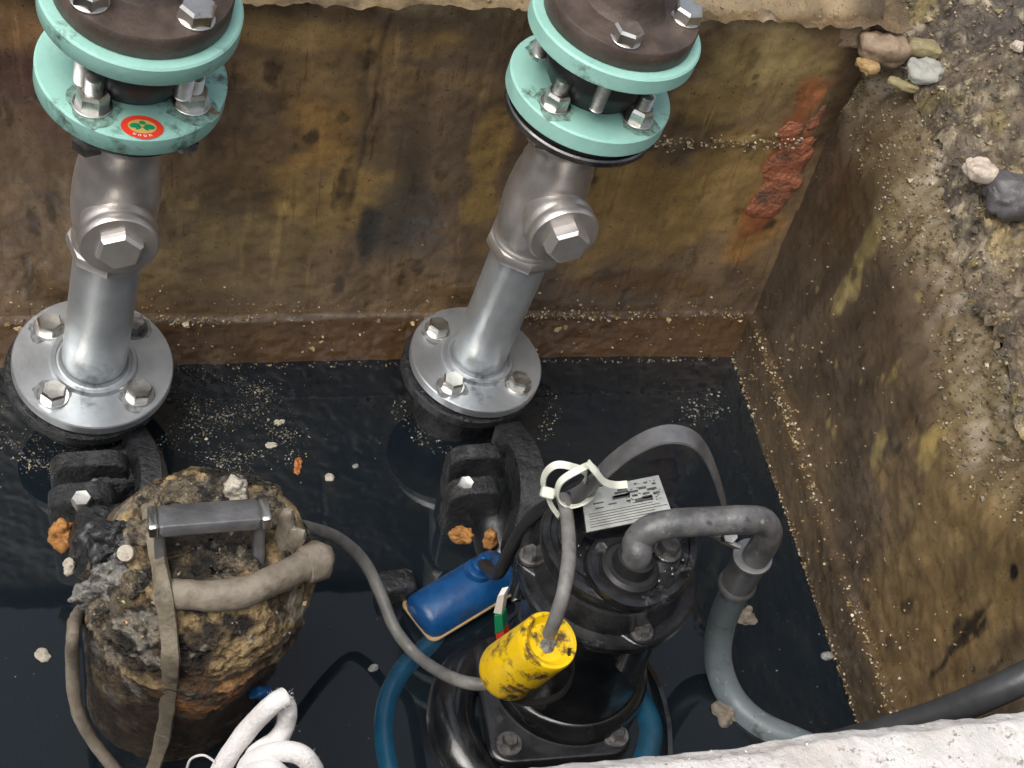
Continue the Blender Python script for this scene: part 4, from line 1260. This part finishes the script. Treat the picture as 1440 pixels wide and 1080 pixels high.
tag(o, 'teal blue hose curving through the water under the blue float', 'hose')

# yellow counterweight
w0, w1 = atY(710, 946, .850), atY(774, 900, .838)
fy = frame(w0, w1-w0, UP)
Lw = np.linalg.norm(w1-w0)
wt = thing('counterweight', w0, 'grimy yellow plastic cable weight hanging in front of the black pump', 'weight')
MB().add(*lathe(fy, [(.002, -.010), (.018, -.009), (.028, -.005), (.0335, .002), (.0355, .010), (.0345, Lw*.5), (.0335, Lw*.85), (.0335, Lw-.003), (.032, Lw), (.0285, Lw), (.025, Lw-.004), (.022, Lw-.007), (.008, Lw-.008)], 56)).build('weight_shell', 'yellow', wt)
MB().add(*superell((fy[0]+fy[1][:, 2]*(Lw-.008)+np.array([0, 0, -.006]), fy[1]), (.026, .03, .014), 24, 16, .8, .002, 90, 3)).build('filling', 'paleg', wt)
lp_pts = [atY(800, 915, .835), atY(806, 945, .83), atY(790, 975, .825), atY(755, 988, .825), atY(722, 984, .83), atY(704, 965, .84)]
MB().add(*sweep(spline(lp_pts, 8), [(-.004, -.0015), (.004, -.0015), (.004, .0015), (-.004, .0015)])).build('strap', 'rubber', wt)

tc_ = [atY(772, 892, .833), atY(782, 868, .835), atY(793, 830, .85), atY(800, 785, .885), atY(799, 745, .93), atY(795, 712, .97), atY(791, 700, .985)]
o = MB().add(*tube(tc_, .0078, 12, 10, wob=.04)).build('float_cable', 'thincable', loc=tc_[-1])
tag(o, 'thin grey cable hanging straight from the white zip ties to the yellow weight', 'cable')
lc_ = [atY(712, 955, .85), atY(688, 963, .852), atY(640, 955, .86), at(590, 925, .06), at(556, 885, .07), at(535, 835, .09), at(512, 790, .12), at(478, 758, .18), at(440, 744, .24), at(408, 738, .29), at(392, 742, .31)]
o = MB().add(*tube(lc_, .0078, 12, 12, wob=.04)).build('float_cable', 'thincable', loc=lc_[0])
tag(o, 'long thin grey cable looping over the water from the caked pump to the yellow weight', 'cable')

# zip ties round the handle
def tie(cpts, label):
    P = spline(cpts, 12, True)
    o_ = MB().add(*sweep(P, [(-.0042, -.0009), (.0042, -.0009), (.0042, .0009), (-.0042, .0009)], True, up=None)).build('cable_tie', 'tie', loc=cpts[0], angle=30)
    return tag(o_, label, 'cable tie')
t1_ = tie([atY(766, 690, .985), atY(766, 668, .985), atY(782, 654, .985), atY(806, 657, .99), atY(824, 666, 1.0), atY(816, 686, 1.03), atY(792, 700, 1.01)], 'white nylon cable tie standing up in a loop, the one with the square lock head')
t2_ = tie([atY(836, 655, 1.0), atY(812, 662, .975), atY(788, 678, .965), atY(784, 700, .965), atY(800, 712, .965), atY(822, 707, .97), atY(836, 690, 1.02)], 'white nylon cable tie lying low round the handle against the nameplate')
hd = thing('cable_tie', atY(838, 658, .985), 'loose white nylon cable tie end curling from the handle onto the nameplate', 'cable tie')
MB().add(*sweep(spline([atY(826, 650, .985), atY(838, 664, .982), atY(850, 678, .985), atY(866, 682, .995), atY(882, 681, 1.0)], 10), [(-.0042, -.0009), (.0042, -.0009), (.0042, .0009), (-.0042, .0009)])).build('strap', 'tie', hd, angle=30)
MB().add(*superell(frame(atY(770, 693, .975), (.2, -.6, .8)), (.016, .013, .012), 20, 12, .4, 0)).build('lock_head', 'tie', t1_)
ROOT['cable_tie'] = ROOT.get('cable_tie')
MB().add(*sweep(spline([atY(770, 697, .975), atY(776, 712, .972), atY(786, 726, .968)], 8), [(-.003, -.0008), (.003, -.0008), (.003, .0008), (-.003, .0008)])).build('tail', 'tie', t1_, angle=30)

# white rope bundle
rp = thing('rope', atY(380, 1060, .70), 'fuzzy white rope bundled in loops beside the caked pump', 'rope')
paths = [[atY(402, 980, .74), atY(384, 990, .73), atY(352, 1022, .72), atY(322, 1062, .70), atY(296, 1110, .68), atY(285, 1140, .68)],
         [atY(384, 984, .75), atY(402, 992, .745), atY(402, 1018, .735), atY(388, 1042, .72), atY(360, 1062, .70), atY(340, 1100, .69)],
         [atY(340, 1110, .67), atY(352, 1074, .675), atY(385, 1058, .68), atY(420, 1060, .68), atY(440, 1082, .675), atY(446, 1120, .67)],
         [atY(325, 1120, .655), atY(350, 1090, .66), atY(385, 1084, .66), atY(410, 1110, .66)]]
for k, pp in enumerate(paths):
    MB().add(*tube(pp, .0112, 14, 12, wob=.08)).build('rope_strand', 'rope', rp)
mb = MB()
for pp in paths:
    sp = spline(pp, 40)
    for q in sp:
        for j in range(4):
            d = rng.normal(size=3)
            d /= np.linalg.norm(d)
            s_ = q+d*.0100
            t_ = q+d*random.uniform(.0115, .0132)+rng.normal(size=3)*.0012
            sd = np.cross(d, rng.normal(size=3))
            sd = sd/np.linalg.norm(sd)*.0003
            mb.add([s_-sd, s_+sd, t_], [(0, 1, 2)])
o = mb.build('rope_fuzz', 'rope', rp, smooth=False)
o['kind'] = 'stuff'
MB().add(*tube([atY(262, 1085, .69), atY(268, 1068, .69), atY(285, 1062, .69), atY(300, 1070, .69), atY(312, 1084, .69)], .0014, 8, 8)).build('loose_thread', 'rope', rp)
MB().add(*superell(fr_at(atY(366, 975, .775), .3, .4, .5), (.022, .014, .02), 20, 12, .6, .003, 80, 4)).build('blue_knot', 'blue', rp)

# hose over the side wall, lower corner of the view
hh = [at(1530, 905, .60), at(1470, 938, .59), at(1400, 972, .56), at(1320, 1005, .51), at(1240, 1030, .46), at(1150, 1058, .40), at(1080, 1100, .33)]
o = MB().add(*tube(hh, .0145, 18, 10)).build('hose', 'rubber', loc=hh[1])
tag(o, 'black rubber hose coming in over the side wall and under the white rim', 'hose')
M['hosegrey'] = mat('hose_black', (.03, .031, .033), (.05, .051, .053), 30, (.28, .42), 0, .2, 90)
o.data.materials[0] = M['hosegrey']

# ------------------------------------------------------------------ stones on the broken ground
def stone(x, y, z, size, c, m_, label, seed, a=(0, 0)):
    p = at(x, y, z)
    o_ = MB().add(*superell(fr_at(p, a[0], a[1], c), size, 40, 24, .66, min(size)*.22, .9/min(size), seed, 5, .5)).build('stone', m_, loc=p, angle=40)
    return tag(o_, label, 'stone', 'loose stones on the rubble')
M['st_grey'] = mat('grey_stone', lin(136, 136, 128), lin(166, 165, 156), 30, (.5, .7), 0, .5, 120)
M['st_tan'] = mat('tan_stone', lin(132, 112, 92), lin(152, 132, 108), 30, (.4, .65), 0, .6, 110, c3=lin(96, 82, 64))
M['st_wood'] = mat('rotten_wood', lin(148, 118, 74), lin(168, 140, 96), 60, (.5, .7), 0, .9, 120)
M['st_white'] = mat('white_lump', lin(168, 154, 138), lin(200, 186, 170), 60, (.5, .7), 0, .9, 120)
M['st_olive'] = mat('olive_stone', lin(128, 118, 84), lin(142, 130, 96), 30, (.45, .65), 0, .5, 110)
stone(1240, 66, .615, (.066, .044, .032), .2, 'st_tan', 'rounded tan stone, the largest on the rubble beside the pit corner', 3)
stone(1300, 100, .612, (.054, .038, .018), .5, 'st_grey', 'flat pale grey angular stone on the rubble', 4, (.2, .1))
stone(1298, 66, .61, (.05, .03, .02), .1, 'st_olive', 'small olive stone between the tan stone and the pale grey stone', 5)
stone(1270, 119, .595, (.042, .015, .012), -.1, 'st_olive', 'thin mossy sliver of stone under the pale grey stone', 6)
stone(1220, 92, .60, (.028, .026, .016), .6, 'st_wood', 'crumbling yellow chunk just below the tan stone', 7)
stone(1378, 238, .60, (.042, .034, .022), .3, 'st_white', 'white lump of plaster alone on the rubble slope', 8)
stone(1431, 66, .65, (.016, .014, .012), .3, 'st_white', 'tiny white pebble at the top corner of the rubble', 9)
M['st_dark'] = mat('dark_slate', lin(74, 72, 74), lin(92, 88, 88), 30, (.3, .5), 0, .6, 90)
stone(1424, 278, .585, (.075, .06, .045), .4, 'st_dark', 'dark slate coloured block beside the white lump', 10)
stone(1190, 12, .62, (.05, .12, .06), .1, 'st_tan', 'upright brown stone wedged in the pit corner at the back', 12)

# ------------------------------------------------------------------ loose material
def scatter(name, items, m_='chunk', kind='stuff', parent=None):
    mb_ = MB()
    for (p, s_, sq, cl) in items:
        v_, f_ = pebble(p, s_, sq)
        mb_.add(v_, f_, cl)
    o_ = mb_.build(name, m_, parent=parent, smooth=False)
    o_['kind'] = kind
    return o_
pal = [lin(186, 168, 128), lin(152, 128, 90), lin(116, 94, 64), lin(200, 192, 170), lin(88, 73, 54), lin(158, 126, 84)]
def pick(w):
    return pal[random.choices(range(6), w)[0]]*random.uniform(.7, 1.1)
TU = np.linspace(-1.5, 1.5, 1200)
z_ = TU*0
D1 = sstep(-.25, .35, fbm(np.stack([TU*7, z_+1, z_+2], 1), 4, 301))
D2 = sstep(-.3, .3, fbm(np.stack([TU*7, z_+5, z_+2], 1), 4, 302))
L1 = fbm(np.stack([TU*8, z_, z_], 1), 3, 3)
L2 = fbm(np.stack([TU*8, z_+3, z_], 1), 3, 33)
it = []
for k in range(1500):
    u = random.uniform(-1.2, -.005)
    dens = .08+.92*np.interp(u, TU, D1)
    if random.random() > dens:
        continue
    s_ = random.uniform(.0010, .0032)*(1.8 if random.random() < .05 else 1)
    v_ = ZL+random.gauss(.001, .004)+.004*np.interp(u, TU, L1)
    it.append((B+e1*u+n1*random.uniform(-.012, .002)+UP*v_, s_, .7, pick([3, 3, 3, 1.2, 3, 1.5])))
for k in range(420):
    u = random.uniform(-1.2, -.005)
    v_ = ZL+abs(random.gauss(0, .035)) if k % 3 else random.uniform(.01, ZL)
    it.append((B+e1*u+n1*(-.012 if v_ > ZL else .002)+UP*v_, random.uniform(.001, .003), .6, pick([3, 3, 3, 1, 3, 1])))
for k in range(300):                                    # crumbs on the mortar ridge
    u = random.uniform(-.33, -.03)
    it.append((B+e1*u+n1*.001+UP*(.437+.012*float(np.interp(u, TU, L1))+random.gauss(0, .006)), random.uniform(.001, .0032), .7, pick([2, 2, 2, 2, 3, .3])*.8))
for (x, y, s_) in ((24, 462, .011), (10, 455, .008), (40, 466, .006), (784, 463, .009), (795, 460, .006), (262, 456, .007), (580, 455, .006), (532, 452, .005), (940, 450, .006), (440, 490, .006), (452, 480, .005)):
    it.append((on_plane(x, y, B+n1*.002, n1), s_, .6, pick([3, 2, 1, 1, 0, 2])))
scatter('ledge_grit', it, parent=far_wall)
it = []
for k in range(1400):
    u = random.uniform(.0, 1.0)
    dens = .08+.92*np.interp(u, TU, D2)
    if random.random() > dens:
        continue
    it.append((B+e2*u+n2*random.uniform(-.013, .002)+UP*(ZL+random.gauss(.001, .004)+.005*np.interp(u, TU, L2)), random.uniform(.0009, .003), .7, pick([3, 2.5, 2, 2, 4, .6])))
for k in range(900):
    u = random.uniform(.0, 1.0)
    if k % 2:
        v_, o_ = random.gauss(.004, .004), .003
    elif k % 4 == 0:
        v_, o_ = ZL+abs(random.gauss(.0, .09)), -.013
    else:
        v_, o_ = random.uniform(.0, ZL), .003
    it.append((B+e2*u+n2*o_+UP*max(v_, .001), random.uniform(.0008, .0028), .6, pick([3, 2, 2, 2.5, 2, 1])))
scatter('ledge_grit', it, parent=side_wall)
# specks on far wall and rubble
it = []
ga, gb = np.abs(rng.normal(.05, .22, 9000)), rng.uniform(-.2, 1.2, 9000)
gz, _ = zg(ga, gb, np.zeros((9000, 3)))
for k in range(9000):
    a_, b_, z = ga[k], gb[k], gz[k:k+1]
    if a_ < .045:
        continue
    p = B+eo*a_+e2*b_
    s_ = random.uniform(.0009, .0034)*(2.6 if random.random() < .04 else 1)
    cl = [lin(150, 134, 100), lin(112, 98, 76), lin(84, 74, 62), lin(180, 168, 140), lin(126, 112, 70), lin(92, 84, 72)][random.choices(range(6), [3, 4, 4, .8, 2, 3])[0]]*random.uniform(.7, 1.1)
    it.append((np.array([p[0], p[1], z[0]+s_*.2]), s_, .7, cl))
for p, b_ in rough_spots:
    if random.random() > .25+b_:
        continue
    s_ = random.uniform(.0009, .0032)*(1.8 if random.random() < .06 else 1)
    it.append((p+n2*s_*.2, s_, .7, [lin(140, 126, 98), lin(106, 94, 74), lin(80, 71, 58), lin(168, 158, 132), lin(118, 106, 66)][random.choices(range(5), [3, 4, 4, .7, 1.5])[0]]*random.uniform(.7, 1.1)))
scatter('rubble_grit', it)
it = []
for k in range(500):
    a_ = random.uniform(-1.4, -.02)
    b_ = abs(random.gauss(.0, .08))
    p = B+e1*a_-n1*b_
    it.append((np.array([p[0], p[1], WTOP-.0+random.uniform(-.0, .006)]), random.uniform(.001, .004), .6, lin(150, 136, 110)*random.uniform(.5, 1.1)))
scatter('pavement_grit', it)
it = []
for k in range(420):
    a_ = random.uniform(-.3, .55)
    d_ = random.uniform(.008, .12)
    p = N1+er*a_-nr*d_
    it.append((np.array([p[0], p[1], .65+random.uniform(-.001, .003)]), random.uniform(.0006, .0018), .5, lin(206, 198, 186)*random.uniform(.6, 1.0)))
scatter('rim_grit', it)

# scum floating on the water
it = []
def scum(x, y, s_, cl, sq=.25):
    p = at(x, y, .0006)
    it.append((p, s_, sq, cl))
cw = [lin(140, 138, 130), lin(98, 98, 92), lin(64, 66, 64), lin(166, 150, 118), lin(122, 102, 70), lin(40, 46, 48)]
def cpick(w):
    return cw[random.choices(range(6), w)[0]]*random.uniform(.6, 1.05)
cl_pts = np.array([(random.uniform(30, 520), random.uniform(525, 700)) for k in range(26)]+[(random.gauss(330, 60), random.gauss(590, 35)) for k in range(14)])
for k in range(1500):
    c_ = cl_pts[random.randrange(len(cl_pts))]
    x, y = random.gauss(c_[0], 11), random.gauss(c_[1], 5)
    if y < 516:
        continue
    scum(x, y, random.uniform(.0006, .0023)*(2.0 if random.random() < .03 else 1), cpick([3, 4, 4, 1.6, 2, 2]))
for k in range(2600):
    c_ = cl_pts[random.randrange(len(cl_pts))]
    x, y = random.gauss(c_[0], 24), random.gauss(c_[1], 11)
    if y > 516:
        scum(x, y, random.uniform(.0005, .0013), cpick([.3, 2, 4, .4, 1.5, 5])*.8, .2)
for k in range(380):
    x, y = random.uniform(0, 1200), random.uniform(520, 1070)
    scum(x, y, random.uniform(.0005, .0016), cpick([2, 3, 4, .6, .5, 3]))
for k in range(260):                                   # along the water edge of the far wall
    u = random.uniform(-1.1, -.02)
    p = B+e1*u+n1*random.uniform(.002, .012)
    it.append((p+UP*.0006, random.uniform(.0008, .003), .3, cpick([3, 3, 2, 2, 1, 1])))
for k in range(420):                                   # foam ring round the caked riser's foot
    a_ = random.uniform(-2.8, .4)
    R_f = random.uniform(.12, .15)
    p = at(130, 560, 0)+np.array([R_f*math.cos(a_), R_f*math.sin(a_), 0])
    it.append((np.array([p[0], p[1], .0006]), random.uniform(.0007, .0024), .3, cpick([2, 3, 3, 1, 1, 2])))
for k in range(320):
    a_ = random.uniform(-2.8, .4)
    R_f = random.uniform(.108, .135)
    p = at(668, 556, 0)+np.array([R_f*math.cos(a_), R_f*math.sin(a_), 0])
    it.append((np.array([p[0], p[1], .0006]), random.uniform(.0007, .0024), .3, cpick([2, 3, 3, 1, 1, 2])))
for k in range(160):
    x, y = random.gauss(985, 18), random.gauss(575, 13)
    scum(x, y, random.uniform(.001, .003), cpick([1, 3, 4, 0, 0, 2]))
scatter('floating_scum', it)
def floaty(name, x, y, size, c, m_, label, cat, seed):
    p = at(x, y, .002)
    o_ = MB().add(*superell(fr_at(p, .1, .05, c), size, 40, 18, .85, max(size)*.22, 60, seed, 5, .5)).build(name, m_, loc=p, angle=40)
    return tag(o_, label, cat)
floaty('leaf', 418, 656, (.010, .026, .004), .15, 'leaf', 'small orange leaf floating flat on the dark water', 'leaf', 1)
floaty('scum_clump', 392, 594, (.017, .012, .005), .4, 'palelump', 'tan clump of scum floating highest in the water between the two risers', 'debris', 2)
floaty('scum_clump', 382, 626, (.020, .007, .005), .2, 'palelump', 'thin tan clump floating between the larger clump and the orange leaf', 'debris', 3)
floaty('scum_clump', 464, 672, (.012, .011, .007), .2, 'palelump', 'round cream crumb floating beside the orange leaf', 'debris', 4)
floaty('scum_clump', 500, 656, (.009, .006, .004), .6, 'scum', 'grey flake floating in open water beyond the cream crumb', 'debris', 5)
floaty('scum_clump', 1045, 866, (.032, .030, .008), .6, 'mudcable', 'brown clump of scum floating beside the lower grey power cable', 'debris', 6)
floaty('scum_clump', 1022, 1006, (.034, .020, .006), -.5, 'mudcable', 'ragged brown flake floating near the white rim', 'debris', 7)
floaty('scum_clump', 1163, 922, (.014, .010, .007), .5, 'scum', 'pale grey lump stuck at the waterline of the side wall', 'debris', 8)
floaty('scum_clump', 60, 922, (.020, .008, .005), .1, 'palelump', 'pale pointed flake floating beside the caked pump', 'debris', 9)
floaty('scum_clump', 526, 940, (.013, .010, .005), .6, 'scum', 'round grey disc of scum floating beside the teal hose', 'debris', 10)

# repeats share a group
GROUPS = {'scum_clump': 'scum clumps floating on the water', 'cable_tie': 'white cable ties on the pump handle', 'discharge_elbow': 'discharge elbows behind the pumps',
          'submersible_pump': 'pumps standing in the pit', 'hose': 'hoses in and over the water', 'pit_wall': 'walls of the pit', 'cord': 'muddy cords on the caked pump',
          'float_cable': 'thin float cables', 'power_cable': 'pump power cables'}
for o in col.objects:
    k = o.name.split('.')[0]
    if o.parent is None and k in GROUPS and 'label' in o:
        o['group'] = GROUPS[k]
